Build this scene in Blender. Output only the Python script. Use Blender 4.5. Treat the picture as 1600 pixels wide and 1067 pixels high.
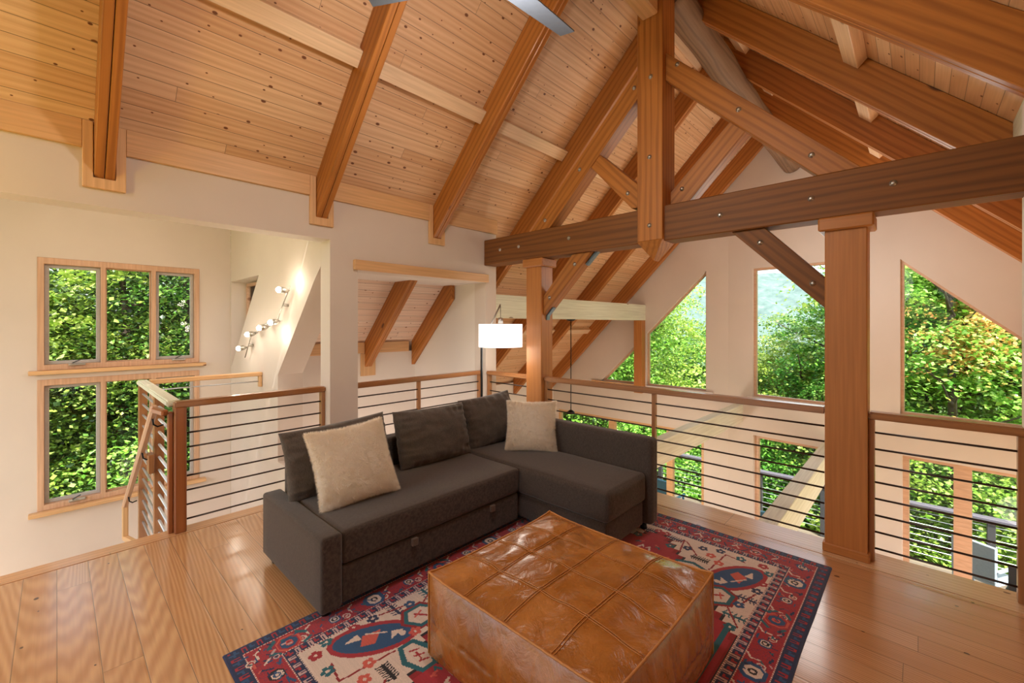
import bpy, bmesh, math, random
import numpy as np
from mathutils import Vector, Matrix, noise
from mathutils.geometry import tessellate_polygon
R = math.radians
sc = bpy.context.scene
for o in list(bpy.data.objects): bpy.data.objects.remove(o)
COL = sc.collection
# ------------------------------------------------------------------ camera
FPX = 673.0
cam_d = bpy.data.cameras.new('camera'); cam = bpy.data.objects.new('camera', cam_d); COL.objects.link(cam)
cam_d.sensor_width = 36.0; cam_d.lens = FPX * 36.0 / 1600.0
cam_d.shift_x = 0.0; cam_d.shift_y = -26.5 / 1600.0
cam_d.clip_start = 0.05; cam_d.clip_end = 2000
cam.location = (0, 0, 1.55); cam.rotation_euler = (R(90), 0, R(43.4))
sc.camera = cam
# ------------------------------------------------------------------ light
world = bpy.data.worlds.new('world'); sc.world = world; world.use_nodes = True
wn = world.node_tree.nodes; wl = world.node_tree.links
bg = wn['Background']
sky = wn.new('ShaderNodeTexSky'); sky.sky_type = 'NISHITA'; sky.sun_disc = False
sky.sun_elevation = R(50); sky.sun_rotation = R(110); sky.air_density = 1.0; sky.dust_density = 2.5; sky.ozone_density = 1.0
hs = wn.new('ShaderNodeHueSaturation'); hs.inputs['Saturation'].default_value = 0.45
wl.new(sky.outputs[0], hs.inputs['Color']); wl.new(hs.outputs[0], bg.inputs['Color'])
bg.inputs['Strength'].default_value = 0.56
sun_d = bpy.data.lights.new('sun', 'SUN'); sun = bpy.data.objects.new('sun', sun_d); COL.objects.link(sun)
sun_d.energy = 12.5; sun_d.angle = R(0.6); sun_d.color = (1.0, 0.95, 0.85)
SUN_FROM = Vector((0.75, -0.42, 1.15)).normalized()
sun.rotation_euler = SUN_FROM.to_track_quat('Z', 'Y').to_euler(); sun.location = (20, -12, 30)
sc.view_settings.view_transform = 'Standard'; sc.view_settings.look = 'None'
sc.view_settings.gamma = 1.0; sc.view_settings.use_curve_mapping = False
sc.view_settings.exposure = 0.15
def lamp(name, loc, watt, col, rad=0.1, rot=None, typ='POINT', size=None):
    d = bpy.data.lights.new(name, typ); o = bpy.data.objects.new(name, d); COL.objects.link(o)
    d.energy = watt; d.color = col; o.location = loc
    if typ == 'AREA':
        d.shape = 'RECTANGLE'; d.size, d.size_y = size; o.rotation_euler = rot
    else: d.shadow_soft_size = rad
    return o
# warm lamp behind the camera has its dome below; the rest is added fill
lamp('ceiling_lamp_light', (-3.0, -1.2, 2.0), 32, (1.0, 0.66, 0.06), 0.12)
lamp('loft_fill_light', (-1.56, 1.45, 3.12), 56, (1.0, 0.93, 0.85), 0.12)  # added fill under the fan, which has no light of its own
lamp('great_room_fill_light', (-3.2, 6.3, -1.2), 60, (1.0, 0.88, 0.72), 0.2)  # unseen fill added to brighten the low left roof slope
lamp('great_room_high_fill', (-0.9, 6.4, 2.2), 48, (1.0, 0.98, 0.94), 0.45)  # added soft fill from the great room side, no fixture
lamp('alcove_fill_light', (-4.75, 2.5, -0.6), 28, (1.0, 0.88, 0.76), 0.2)  # added upward fill to brighten the alcove
lamp('great_room_fill_light', (0.6, 6.0, -1.2), 18, (1.0, 0.92, 0.82), 0.2)  # weak fill added low on the right, no fixture

# ------------------------------------------------------------------ helpers
def srgb(r, g, b):
    f = lambda c: (c/255/12.92) if c/255 <= 0.04045 else ((c/255+0.055)/1.055)**2.4
    return (f(r), f(g), f(b), 1.0)
MATS = {}
def newmat(name):
    m = bpy.data.materials.new(name); m.use_nodes = True; MATS[name] = m
    return m, m.node_tree.nodes, m.node_tree.links, m.node_tree.nodes['Principled BSDF']
def math_n(N, L, op, a, b=None, c=None):
    n = N.new('ShaderNodeMath'); n.operation = op
    for i, v in enumerate((a, b, c)):
        if v is None: continue
        if isinstance(v, (int, float)): n.inputs[i].default_value = v
        else: L.new(v, n.inputs[i])
    return n.outputs[0]
def mixc(N, L, fac, a, b, blend='MIX'):
    n = N.new('ShaderNodeMix'); n.data_type = 'RGBA'; n.blend_type = blend
    if isinstance(fac, (int, float)): n.inputs[0].default_value = fac
    else: L.new(fac, n.inputs[0])
    for i, v in ((6, a), (7, b)):
        if isinstance(v, (tuple, list)): n.inputs[i].default_value = v
        else: L.new(v, n.inputs[i])
    return n.outputs[2]
def ramp(N, L, fac, stops):
    n = N.new('ShaderNodeValToRGB'); e = n.color_ramp.elements
    while len(e) < len(stops): e.new(0.5)
    for i, (p, c) in enumerate(stops): e[i].position = p; e[i].color = c
    L.new(fac, n.inputs[0]); return n.outputs[0]
def mapping(N, L, scale, loc=None, vec=None):
    tc = N.new('ShaderNodeTexCoord'); mp = N.new('ShaderNodeMapping')
    L.new(vec if vec else tc.outputs['Object'], mp.inputs[0]); mp.inputs['Scale'].default_value = scale
    if loc is not None: L.new(loc, mp.inputs['Location'])
    return mp.outputs[0]
def tex_noise(N, L, vec, scale, detail=3, rough=0.5, dist=0.0):
    n = N.new('ShaderNodeTexNoise'); L.new(vec, n.inputs['Vector'])
    n.inputs['Scale'].default_value = scale; n.inputs['Detail'].default_value = detail
    n.inputs['Roughness'].default_value = rough; n.inputs['Distortion'].default_value = dist
    return n.outputs[0]
def bump(N, L, b, height, strength, dist=0.01):
    n = N.new('ShaderNodeBump'); n.inputs['Strength'].default_value = strength; n.inputs['Distance'].default_value = dist
    L.new(height, n.inputs['Height']); L.new(n.outputs[0], b.inputs['Normal'])

def wood(name, light, dark, knot, rough=0.45, knots=0.5, grain=1.0, coat=0.0):
    """timber with its grain along local X"""
    m, N, L, b = newmat(name)
    oi = N.new('ShaderNodeObjectInfo')
    cm = N.new('ShaderNodeCombineXYZ'); r10 = math_n(N, L, 'MULTIPLY', oi.outputs['Random'], 37.0)
    for i in range(3): L.new(r10, cm.inputs[i])
    v = mapping(N, L, (0.22, 3.0, 3.0), cm.outputs[0])
    w = N.new('ShaderNodeTexWave'); w.wave_type = 'RINGS'; w.rings_direction = 'X'
    L.new(v, w.inputs['Vector']); w.inputs['Scale'].default_value = 2.6; w.inputs['Distortion'].default_value = 5.5
    w.inputs['Detail'].default_value = 3; w.inputs['Detail Scale'].default_value = 1.2
    v2 = mapping(N, L, (2.0, 60, 60), cm.outputs[0])
    fine = tex_noise(N, L, v2, 1.0, 3)
    c = ramp(N, L, w.outputs[1], [(0.0, dark), (0.55, light), (1.0, light)])
    mid = tuple((light[i]+dark[i])/2 for i in range(3)) + (1,)
    c = mixc(N, L, 0.42*grain, mid, c)
    f2 = ramp(N, L, fine, [(0.3, (0.72, 0.66, 0.6, 1)), (0.7, (1.12, 1.1, 1.08, 1))])
    c = mixc(N, L, 0.5, c, mixc(N, L, 1.0, c, f2, 'MULTIPLY'))
    vk = mapping(N, L, (2.2, 5.5, 5.5), cm.outputs[0])
    vo = N.new('ShaderNodeTexVoronoi'); L.new(vk, vo.inputs['Vector']); vo.inputs['Scale'].default_value = 1.0
    vo.inputs['Randomness'].default_value = 1.0
    kr = math_n(N, L, 'MULTIPLY', vo.outputs['Color'], 1.0)
    sep = N.new('ShaderNodeSeparateColor'); L.new(vo.outputs['Color'], sep.inputs[0])
    on = math_n(N, L, 'LESS_THAN', sep.outputs[0], knots)
    size = math_n(N, L, 'MULTIPLY_ADD', sep.outputs[1], 0.12, 0.05)
    near = math_n(N, L, 'SUBTRACT', 1.0, math_n(N, L, 'DIVIDE', vo.outputs['Distance'], size))
    kf = math_n(N, L, 'MULTIPLY', math_n(N, L, 'MINIMUM', math_n(N, L, 'MULTIPLY', math_n(N, L, 'MAXIMUM', near, 0.0), 3.0), 1.0), on)
    c = mixc(N, L, kf, c, knot)
    big = tex_noise(N, L, mapping(N, L, (0.6, 1.5, 1.5), cm.outputs[0]), 1.3, 2)
    br = math_n(N, L, 'MULTIPLY_ADD', big, 0.35, 0.83)
    hsv = N.new('ShaderNodeHueSaturation'); L.new(c, hsv.inputs['Color']); L.new(br, hsv.inputs['Value'])
    L.new(hsv.outputs[0], b.inputs['Base Color'])
    b.inputs['Roughness'].default_value = rough
    b.inputs['Coat Weight'].default_value = coat; b.inputs['Coat Roughness'].default_value = 0.12
    bump(N, L, b, fine, 0.12, 0.003)
    return m

def boards(name, cols, knot, width, length, rough, across, along, knots=0.5, gap=0.012, coat=0.0, gapdark=0.35, scale_across=1.0, ringsc=1.0, bev=0.3, spec=0.5, grainy=0.25):
    """planks: object coordinate `along` is the board direction, `across` the width"""
    m, N, L, b = newmat(name)
    tc = N.new('ShaderNodeTexCoord'); s = N.new('ShaderNodeSeparateXYZ'); L.new(tc.outputs['Object'], s.inputs[0])
    A = s.outputs['XYZ'.index(across)]; B = s.outputs['XYZ'.index(along)]
    A = math_n(N, L, 'MULTIPLY', A, scale_across)
    row_f = math_n(N, L, 'DIVIDE', A, width); row = math_n(N, L, 'FLOOR', row_f); fr = math_n(N, L, 'FRACT', row_f)
    wn1 = N.new('ShaderNodeTexWhiteNoise'); wn1.noise_dimensions = '1D'; L.new(row, wn1.inputs['W'])
    off = math_n(N, L, 'MULTIPLY', wn1.outputs[0], length)
    bf = math_n(N, L, 'DIVIDE', math_n(N, L, 'ADD', B, off), length); bi = math_n(N, L, 'FLOOR', bf); bfr = math_n(N, L, 'FRACT', bf)
    cv = N.new('ShaderNodeCombineXYZ'); L.new(row, cv.inputs[0]); L.new(bi, cv.inputs[1])
    wn2 = N.new('ShaderNodeTexWhiteNoise'); wn2.noise_dimensions = '2D'; L.new(cv.outputs[0], wn2.inputs['Vector'])
    rnd = wn2.outputs[0]
    pos = N.new('ShaderNodeCombineXYZ')
    L.new(math_n(N, L, 'MULTIPLY_ADD', rnd, 53.0, B), pos.inputs[0]); L.new(A, pos.inputs[1]); L.new(math_n(N, L, 'MULTIPLY', rnd, 31.0), pos.inputs[2])
    pk = N.new('ShaderNodeCombineXYZ'); L.new(math_n(N, L, 'MULTIPLY_ADD', rnd, 53.0, B), pk.inputs[0]); L.new(math_n(N, L, 'MULTIPLY_ADD', rnd, 31.0, A), pk.inputs[1]); cvk = pk.outputs[0]
    v = mapping(N, L, (0.16, 2.6, 1), None, pos.outputs[0])
    w = N.new('ShaderNodeTexWave'); w.wave_type = 'RINGS'; w.rings_direction = 'Z'; L.new(v, w.inputs['Vector'])
    w.inputs['Scale'].default_value = 3.0 * ringsc; w.inputs['Distortion'].default_value = 6.0; w.inputs['Detail'].default_value = 1
    w.inputs['Detail Scale'].default_value = 0.55
    fine = tex_noise(N, L, mapping(N, L, (2.0, 70, 1), None, pos.outputs[0]), 1.0, 3)
    base = ramp(N, L, rnd, [(0.0, cols[0]), (0.5, cols[1]), (1.0, cols[2])])
    c = mixc(N, L, math_n(N, L, 'MULTIPLY', math_n(N, L, 'SUBTRACT', 1.0, w.outputs[1]), grainy), base, mixc(N, L, 1.0, base, cols[3], 'MULTIPLY'))
    f2 = ramp(N, L, fine, [(0.3, (0.8, 0.76, 0.7, 1)), (0.7, (1.08, 1.07, 1.05, 1))])
    c = mixc(N, L, 0.5, c, mixc(N, L, 1.0, c, f2, 'MULTIPLY'))
    vk = mapping(N, L, (6.0, 9.0, 1), None, cvk)
    vo = N.new('ShaderNodeTexVoronoi'); vo.voronoi_dimensions = '2D'; L.new(vk, vo.inputs['Vector']); vo.inputs['Scale'].default_value = 1.0
    sep = N.new('ShaderNodeSeparateColor'); L.new(vo.outputs['Color'], sep.inputs[0])
    on = math_n(N, L, 'LESS_THAN', sep.outputs[0], knots)
    size = math_n(N, L, 'MULTIPLY_ADD', math_n(N, L, 'POWER', sep.outputs[1], 2.5), 0.085, 0.045)
    near = math_n(N, L, 'SUBTRACT', 1.0, math_n(N, L, 'DIVIDE', vo.outputs['Distance'], size))
    kf = math_n(N, L, 'MULTIPLY', math_n(N, L, 'MINIMUM', math_n(N, L, 'MULTIPLY', math_n(N, L, 'MAXIMUM', near, 0.0), 3.0), 1.0), on)
    c = mixc(N, L, kf, c, knot)
    g1 = math_n(N, L, 'LESS_THAN', fr, gap / width * 0.5 * 1.0)
    g1b = math_n(N, L, 'LESS_THAN', bfr, gap / length * 0.4)
    g = math_n(N, L, 'MAXIMUM', g1, g1b)
    dark = tuple(x*gapdark for x in cols[0][:3]) + (1,)
    c = mixc(N, L, g, c, dark)
    L.new(c, b.inputs['Base Color']); b.inputs['Roughness'].default_value = rough
    b.inputs['Specular IOR Level'].default_value = spec
    b.inputs['Coat Weight'].default_value = coat; b.inputs['Coat Roughness'].default_value = 0.16
    # v-groove
    e = math_n(N, L, 'MINIMUM', fr, math_n(N, L, 'SUBTRACT', 1.0, fr))
    e = math_n(N, L, 'MINIMUM', math_n(N, L, 'MULTIPLY', e, width/0.006), 1.0)
    bump(N, L, b, math_n(N, L, 'ADD', e, math_n(N, L, 'MULTIPLY', fine, 0.1)), bev, 0.004)
    return m

def plain(name, col, rough=0.6, metal=0.0, nz=0.0, nscale=30, bumpy=0.0, spec=0.5, coat=0.0, var=0.05):
    m, N, L, b = newmat(name)
    v = mapping(N, L, (1, 1, 1))
    n = tex_noise(N, L, v, nscale, 3)
    lo = tuple(x*(1-var) for x in col[:3]) + (1,); hi = tuple(min(1, x*(1+var)) for x in col[:3]) + (1,)
    L.new(ramp(N, L, n, [(0.3, lo), (0.7, hi)]), b.inputs['Base Color'])
    b.inputs['Roughness'].default_value = rough; b.inputs['Metallic'].default_value = metal
    b.inputs['Specular IOR Level'].default_value = spec; b.inputs['Coat Weight'].default_value = coat
    if bumpy: bump(N, L, b, n, bumpy, 0.004)
    return m

KN = srgb(92, 48, 22)
W_BEAM = wood('timber_orange', srgb(192, 124, 56), srgb(138, 80, 30), KN, 0.48, 0.22, coat=0.05)
W_DARK = wood('timber_brown', srgb(138, 86, 36), srgb(92, 52, 18), srgb(60, 30, 14), 0.62, 0.2, coat=0.0)
W_POST = wood('timber_clear', srgb(194, 130, 70), srgb(170, 106, 50), srgb(70, 36, 18), 0.45, 0.35, grain=0.35, coat=0.05)
W_PALE = wood('timber_pale', srgb(230, 232, 216), srgb(206, 208, 188), srgb(140, 124, 100), 0.55, 0.4, grain=0.4)
W_TRIM = wood('trim_pine', srgb(224, 184, 138), srgb(208, 160, 110), srgb(110, 62, 32), 0.45, 0.2, grain=0.35)
W_RAIL = wood('rail_oak', srgb(178, 124, 78), srgb(142, 92, 54), srgb(100, 52, 24), 0.35, 0.15, grain=0.5, coat=0.3)
W_NEWEL = wood('newel_oak', srgb(170, 104, 56), srgb(124, 68, 32), srgb(80, 40, 20), 0.35, 0.3, grain=0.6, coat=0.3)
W_BLOCK = wood('block_pine', srgb(234, 206, 174), srgb(218, 184, 146), srgb(110, 66, 38), 0.5, 0.2, grain=0.3)
W_LOG = wood('log_weathered', srgb(150, 122, 98), srgb(98, 76, 60), srgb(50, 34, 26), 0.7, 0.5)
W_SASH = wood('sash_fir', srgb(214, 178, 150), srgb(196, 150, 118), srgb(150, 104, 76), 0.45, 0.1, grain=0.4)
M_CEIL = boards('ceiling_boards', [srgb(222, 184, 146), srgb(212, 170, 130), srgb(228, 194, 158), srgb(196, 146, 104)], srgb(110, 64, 38), 0.104, 7.0, 0.5, 'X', 'Y', 0.55, 0.008, scale_across=1.41421, bev=0.35)
M_CEIL_W = boards('ceiling_boards_alcove', [srgb(238, 214, 196), srgb(232, 206, 186), srgb(240, 220, 204), srgb(222, 194, 172)], srgb(150, 100, 72), 0.104, 7, 0.5, 'X', 'Y', 0.6, 0.008, scale_across=1.41421, bev=0.35)
M_FLOOR = boards('floor_planks', [srgb(210, 166, 120), srgb(202, 154, 106), srgb(216, 174, 130), srgb(182, 126, 80)], srgb(90, 54, 30), 0.14, 2.3, 0.27, 'Y', 'X', 0.05, 0.006, coat=0.65, gapdark=0.3, ringsc=3.2, bev=0.15, grainy=0.4)
M_NOSE_Y = boards('floor_edge_boards', [srgb(214, 166, 120), srgb(210, 160, 112), srgb(218, 172, 126), srgb(190, 140, 96)], srgb(120, 74, 44), 0.5, 2.6, 0.3, 'X', 'Y', 0.05, 0.006, coat=0.4, gapdark=0.25, bev=0.1)
M_NOSE_X = boards('floor_edge_boards_x', [srgb(222, 186, 146), srgb(218, 180, 138), srgb(226, 192, 152), srgb(200, 156, 114)], srgb(120, 74, 44), 0.5, 1.9, 0.32, 'Y', 'X', 0.05, 0.006, coat=0.35, gapdark=0.25, bev=0.1)
M_PLAS = plain('plaster', srgb(212, 198, 187), 0.75, nz=1, nscale=2.5, var=0.02, bumpy=0.0)
M_PLAS_W = plain('plaster_white', srgb(222, 212, 203), 0.75, nscale=2.5, var=0.015)
M_ROD = plain('rod_dark_steel', srgb(70, 60, 56), 0.35, 0.7, nscale=50)
M_RODW = plain('rod_pale_lit_steel', srgb(206, 212, 220), 0.3, 0.5, nscale=50)  # pale tone carries the window light on the stairwell rods
M_BLACK = plain('black_metal', srgb(22, 22, 24), 0.4, 0.6)
M_STEEL = plain('bolt_steel', srgb(190, 188, 182), 0.35, 0.9, nscale=80)
M_PLATE = plain('plate_steel', srgb(120, 140, 160), 0.35, 0.85, nscale=60)
M_FAN = plain('fan_blade_gray', srgb(84, 90, 100), 0.6, 0.0)
M_SASHW = plain('sash_gray', srgb(178, 172, 168), 0.5)
M_DARKFR = plain('frame_dark', srgb(60, 60, 62), 0.5)

def fabric(name, c1, c2):
    m, N, L, b = newmat(name)
    v = mapping(N, L, (1, 1, 1))
    a = tex_noise(N, L, mapping(N, L, (900, 60, 60)), 1, 2); d = tex_noise(N, L, mapping(N, L, (60, 900, 900)), 1, 2)
    s = math_n(N, L, 'ADD', math_n(N, L, 'MULTIPLY', a, 0.5), math_n(N, L, 'MULTIPLY', d, 0.5))
    c = ramp(N, L, s, [(0.38, c1), (0.62, c2)])
    L.new(c, b.inputs['Base Color']); b.inputs['Roughness'].default_value = 0.9
    b.inputs['Sheen Weight'].default_value = 0.25; b.inputs['Sheen Roughness'].default_value = 0.5
    b.inputs['Specular IOR Level'].default_value = 0.2
    bump(N, L, b, s, 0.35, 0.002)
    return m
M_SOFA = fabric('sofa_weave', srgb(49, 42, 39), srgb(86, 75, 68))
M_FUR = plain('faux_fur', srgb(250, 244, 236), 0.95, nscale=40, var=0.03, spec=0.1)
_n = M_FUR.node_tree.nodes; _l = M_FUR.node_tree.links
_t = _n.new('ShaderNodeBsdfTranslucent'); _t.inputs['Color'].default_value = srgb(250, 238, 220)
_m = _n.new('ShaderNodeMixShader'); _m.inputs[0].default_value = 0.45
_l.new(_n['Principled BSDF'].outputs[0], _m.inputs[1]); _l.new(_t.outputs[0], _m.inputs[2]); _l.new(_m.outputs[0], _n['Material Output'].inputs['Surface'])
M_CUSH = fabric('cushion_weave', srgb(62, 54, 49), srgb(98, 87, 78))
def leather():
    m, N, L, b = newmat('tan_leather')
    v = mapping(N, L, (1, 1, 1))
    n = tex_noise(N, L, v, 4.0, 4, 0.6, 0.6)
    c = ramp(N, L, n, [(0.25, srgb(134, 80, 26)), (0.5, srgb(164, 102, 38)), (0.75, srgb(186, 122, 54))])
    n2 = tex_noise(N, L, v, 160, 2)
    c = mixc(N, L, 0.25, c, mixc(N, L, 1.0, c, ramp(N, L, n2, [(0.3, (0.7, 0.6, 0.5, 1)), (0.7, (1.1, 1.1, 1.1, 1))]), 'MULTIPLY'))
    L.new(c, b.inputs['Base Color'])
    L.new(math_n(N, L, 'MULTIPLY_ADD', n, 0.22, 0.16), b.inputs['Roughness'])
    cr = tex_noise(N, L, mapping(N, L, (9, 9, 5)), 1.0, 5, 0.55, 1.5)
    h = math_n(N, L, 'ADD', math_n(N, L, 'MULTIPLY', cr, 1.0), math_n(N, L, 'MULTIPLY', n2, 0.05))
    bump(N, L, b, h, 0.35, 0.03)
    b.inputs['Coat Weight'].default_value = 0.5; b.inputs['Coat Roughness'].default_value = 0.15
    return m
M_LEATHER = leather()
M_SEAM = plain('seam_thread', srgb(190, 128, 66), 0.5, nscale=60)
def emis(name, col, st):
    m, N, L, b = newmat(name)
    b.inputs['Base Color'].default_value = col; b.inputs['Emission Color'].default_value = col; b.inputs['Emission Strength'].default_value = st
    return m
M_SHADE = emis('lamp_shade_fabric', (1.0, 0.97, 0.92, 1), 1.15)
M_BULB = emis('bulb_glow', (1.0, 0.9, 0.75, 1), 25)
def glass():
    m, N, L, b = newmat('window_glass')
    out = N['Material Output']; N.remove(b)
    t = N.new('ShaderNodeBsdfTransparent'); g = N.new('ShaderNodeBsdfGlossy'); g.inputs['Roughness'].default_value = 0.02
    t.inputs['Color'].default_value = (0.96, 0.97, 0.96, 1)
    lw = N.new('ShaderNodeFresnel'); lw.inputs['IOR'].default_value = 1.25
    mx = N.new('ShaderNodeMixShader'); L.new(lw.outputs[0], mx.inputs[0]); L.new(t.outputs[0], mx.inputs[1]); L.new(g.outputs[0], mx.inputs[2])
    L.new(mx.outputs[0], out.inputs['Surface'])
    return m
M_GLASS = glass()

def tag(o, label=None, cat=None, group=None, kind=None):
    if label: o['label'] = label
    if cat: o['category'] = cat
    if group: o['group'] = group
    if kind: o['kind'] = kind
    return o
def empty(name, loc, label, cat, group=None, rotz=0):
    o = bpy.data.objects.new(name, None); COL.objects.link(o); o.location = loc; o.rotation_euler = (0, 0, rotz)
    o.empty_display_size = 0.1
    return tag(o, label, cat, group)
def put(name, verts, faces, mat, parent=None, M=None, smooth=False, colors=None):
    """verts in world space; M = object matrix (local axes); parents are axis-aligned empties/meshes"""
    me = bpy.data.meshes.new(name)
    M = M or Matrix.Identity(4); Mi = M.inverted()
    me.from_pydata([tuple(Mi @ Vector(v)) for v in verts], [], faces)
    me.materials.append(mat)
    if smooth:
        for p in me.polygons: p.use_smooth = True
    me.validate(); me.update()
    o = bpy.data.objects.new(name, me); COL.objects.link(o)
    if parent is not None:
        o.parent = parent
        P = world_of(parent)
        o.matrix_parent_inverse = P.inverted(); o.matrix_basis = M
    else: o.matrix_basis = M
    return o
def world_of(o):
    M = o.matrix_basis.copy()
    if o.parent: M = world_of(o.parent) @ o.matrix_parent_inverse @ M
    return M
def axes(origin, xdir, zhint=(0, 0, 1)):
    x = Vector(xdir).normalized(); z = Vector(zhint)
    if abs(x.dot(z.normalized())) > 0.98: z = Vector((0, 1, 0))
    y = z.cross(x).normalized(); z = x.cross(y).normalized()
    return Matrix.Translation(Vector(origin)) @ Matrix((x, y, z)).transposed().to_4x4()
def fix_normals(me):
    bm = bmesh.new(); bm.from_mesh(me); bmesh.ops.recalc_face_normals(bm, faces=bm.faces); bm.to_mesh(me); bm.free()
def bevel_obj(o, w, seg=2):
    bm = bmesh.new(); bm.from_mesh(o.data); bmesh.ops.recalc_face_normals(bm, faces=bm.faces)
    bmesh.ops.bevel(bm, geom=[e for e in bm.edges if e.calc_face_angle(0) > 0.5], offset=w, segments=seg, affect='EDGES', clamp_overlap=True)
    bm.to_mesh(o.data); bm.free()
def box(name, a, b, mat, parent=None, bev=0.003, grain=None, seg=1):
    """axis aligned box, grain along its longest side"""
    a = Vector(a); b = Vector(b); lo = Vector(map(min, a, b)); hi = Vector(map(max, a, b))
    d = hi - lo
    if grain is None: grain = ((1, 0, 0), (0, 1, 0), (0, 0, 1))[max(range(3), key=lambda i: d[i])]
    vs = [(x, y, z) for x in (lo.x, hi.x) for y in (lo.y, hi.y) for z in (lo.z, hi.z)]
    fs = [(0, 1, 3, 2), (4, 6, 7, 5), (0, 4, 5, 1), (2, 3, 7, 6), (0, 2, 6, 4), (1, 5, 7, 3)]
    M = axes(((lo.x+hi.x)/2, (lo.y+hi.y)/2, lo.z), grain)
    o = put(name, vs, fs, mat, parent, M)
    if bev: bevel_obj(o, min(bev, min(d)*0.3), seg)
    return o
def prism(name, poly, n, t, mat, parent=None, grain=(1, 0, 0), holes=(), bev=0.0):
    """3D planar polygon (with holes) extruded by vector n*t"""
    n = Vector(n).normalized() * t
    loops = [[Vector(p) for p in poly]] + [[Vector(p) for p in h] for h in holes]
    flat = [p for l in loops for p in l]; k = len(flat)
    tris = tessellate_polygon(loops)
    fs = []
    if len(loops) == 1: fs = [tuple(range(k)), tuple(reversed(range(k, 2*k)))]
    else:
        fs = [tuple(t_) for t_ in tris] + [tuple(i+k for i in reversed(t_)) for t_ in tris]
    s = 0
    for l in loops:
        m = len(l)
        for i in range(m):
            a = s+i; b = s+(i+1) % m
            fs.append((a, b, b+k, a+k))
        s += m
    org = sum(flat, Vector()) / k
    o = put(name, flat + [p+n for p in flat], fs, mat, parent, axes(org, grain))
    fix_normals(o.data)
    if bev: bevel_obj(o, bev, 1)
    return o
def beam(name, p0, p1, w, h, mat, parent=None, up=(0, 0, 1), bev=0.004, split=False):
    """box from p0 to p1 (axis line), w across, h along up"""
    p0 = Vector(p0); p1 = Vector(p1); M = axes(p0, p1-p0, up); Ln = (p1-p0).length
    vs = [(x, y, z) for x in (0, Ln) for y in (-w/2, w/2) for z in (-h/2, h/2)]
    fs = [(0, 1, 3, 2), (4, 6, 7, 5), (0, 4, 5, 1), (2, 3, 7, 6), (0, 2, 6, 4), (1, 5, 7, 3)]
    o = put(name, [M @ Vector(v) for v in vs], fs, mat, parent, M)
    if bev: bevel_obj(o, bev, 1)
    return o
def tube(name, pts, r, mat, parent=None, seg=8, cap=True):
    pts = [Vector(p) for p in pts]; vs = []; fs = []
    prev = None
    for i, p in enumerate(pts):
        d = (pts[min(i+1, len(pts)-1)] - pts[max(i-1, 0)]).normalized()
        if prev is None:
            a = d.cross(Vector((0, 0, 1)));
            if a.length < 0.05: a = d.cross(Vector((0, 1, 0)))
        else: a = prev - d * prev.dot(d)
        a.normalize(); prev = a; b = d.cross(a)
        rr = r[i] if isinstance(r, (list, tuple)) else r
        for k in range(seg):
            t = 2*math.pi*k/seg; vs.append(p + (a*math.cos(t)+b*math.sin(t))*rr)
    for i in range(len(pts)-1):
        for k in range(seg):
            q = (k+1) % seg; fs.append((i*seg+k, i*seg+q, (i+1)*seg+q, (i+1)*seg+k))
    if cap: fs += [tuple(reversed(range(seg))), tuple(range((len(pts)-1)*seg, len(pts)*seg))]
    o = put(name, vs, fs, mat, parent, axes(pts[0], pts[-1]-pts[0]) if (pts[-1]-pts[0]).length > 1e-4 else Matrix.Translation(pts[0]))
    fix_normals(o.data)
    for p in o.data.polygons: p.use_smooth = len(p.vertices) == 4
    return o
def lathe(name, prof, c, axis, mat, parent=None, seg=20):
    """profile [(r, h)] around axis from c"""
    M = axes(c, axis); vs = []; fs = []
    for (r, h) in prof:
        for k in range(seg):
            t = 2*math.pi*k/seg; vs.append(M @ Vector((h, r*math.cos(t), r*math.sin(t))))
    n = len(prof)
    for i in range(n-1):
        for k in range(seg):
            q = (k+1) % seg; fs.append((i*seg+k, i*seg+q, (i+1)*seg+q, (i+1)*seg+k))
    fs += [tuple(reversed(range(seg))), tuple(range((n-1)*seg, n*seg))]
    o = put(name, vs, fs, mat, parent, M); fix_normals(o.data)
    for p in o.data.polygons: p.use_smooth = len(p.vertices) == 4
    return o
def struct(o, label=None): o['kind'] = 'structure'; 
def S(o, label=None):
    o['kind'] = 'structure'
    if label: o['label'] = label
    return o
def bolts(pts, parent, n=(0, -1, 0), r=0.016):
    for p in pts: lathe('bolt', [(r*1.25, 0), (r*1.25, 0.003), (r*0.75, 0.004), (r*0.75, 0.012), (r*0.3, 0.014)], p, n, M_STEEL, parent, 10)

# ------------------------------------------------------------------ constants
XW = -3.9; XR = -1.72; CT = 6.74; CB = 6.39          # wall face, ridge, ceiling and rafter-bottom offsets (z = x + c)
CTr = CT + 2*XR; CBr = CB + 2*XR                      # right slope z = -x + c
YG = 8.15; ZL = -2.75
# ================================================================== SETTING
def fixorigin(o):
    """keep world coordinates as object coordinates"""
    M = o.matrix_basis.copy(); o.data.transform(M); o.matrix_basis = Matrix.Identity(4); return o
fl = fixorigin(prism('floor', [(-3.96, -3.0, 0), (3.0, -3.0, 0), (3.0, 3.55, 0), (-3.96, 3.55, 0)], (0, 0, -1), 0.02, M_FLOOR))
S(fl, 'wide oak plank floor of the loft')
S(fixorigin(box('trim_1', (-4.12, -3.0, -0.035), (-3.962, 1.71, 0.0), M_NOSE_Y, bev=0.01, seg=2)), 'light floor edge board along the stairwell')
S(fixorigin(box('trim_2', (-3.88, 3.552, -0.035), (3.0, 3.83, 0.0), M_NOSE_X, bev=0.012, seg=2)), 'light floor edge board under the long railing')
S(box('ceiling_below', (-4.1, -3.0, -0.30), (3.0, 3.80, -0.036), M_PLAS_W, bev=0), 'underside slab of the loft floor')
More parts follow.
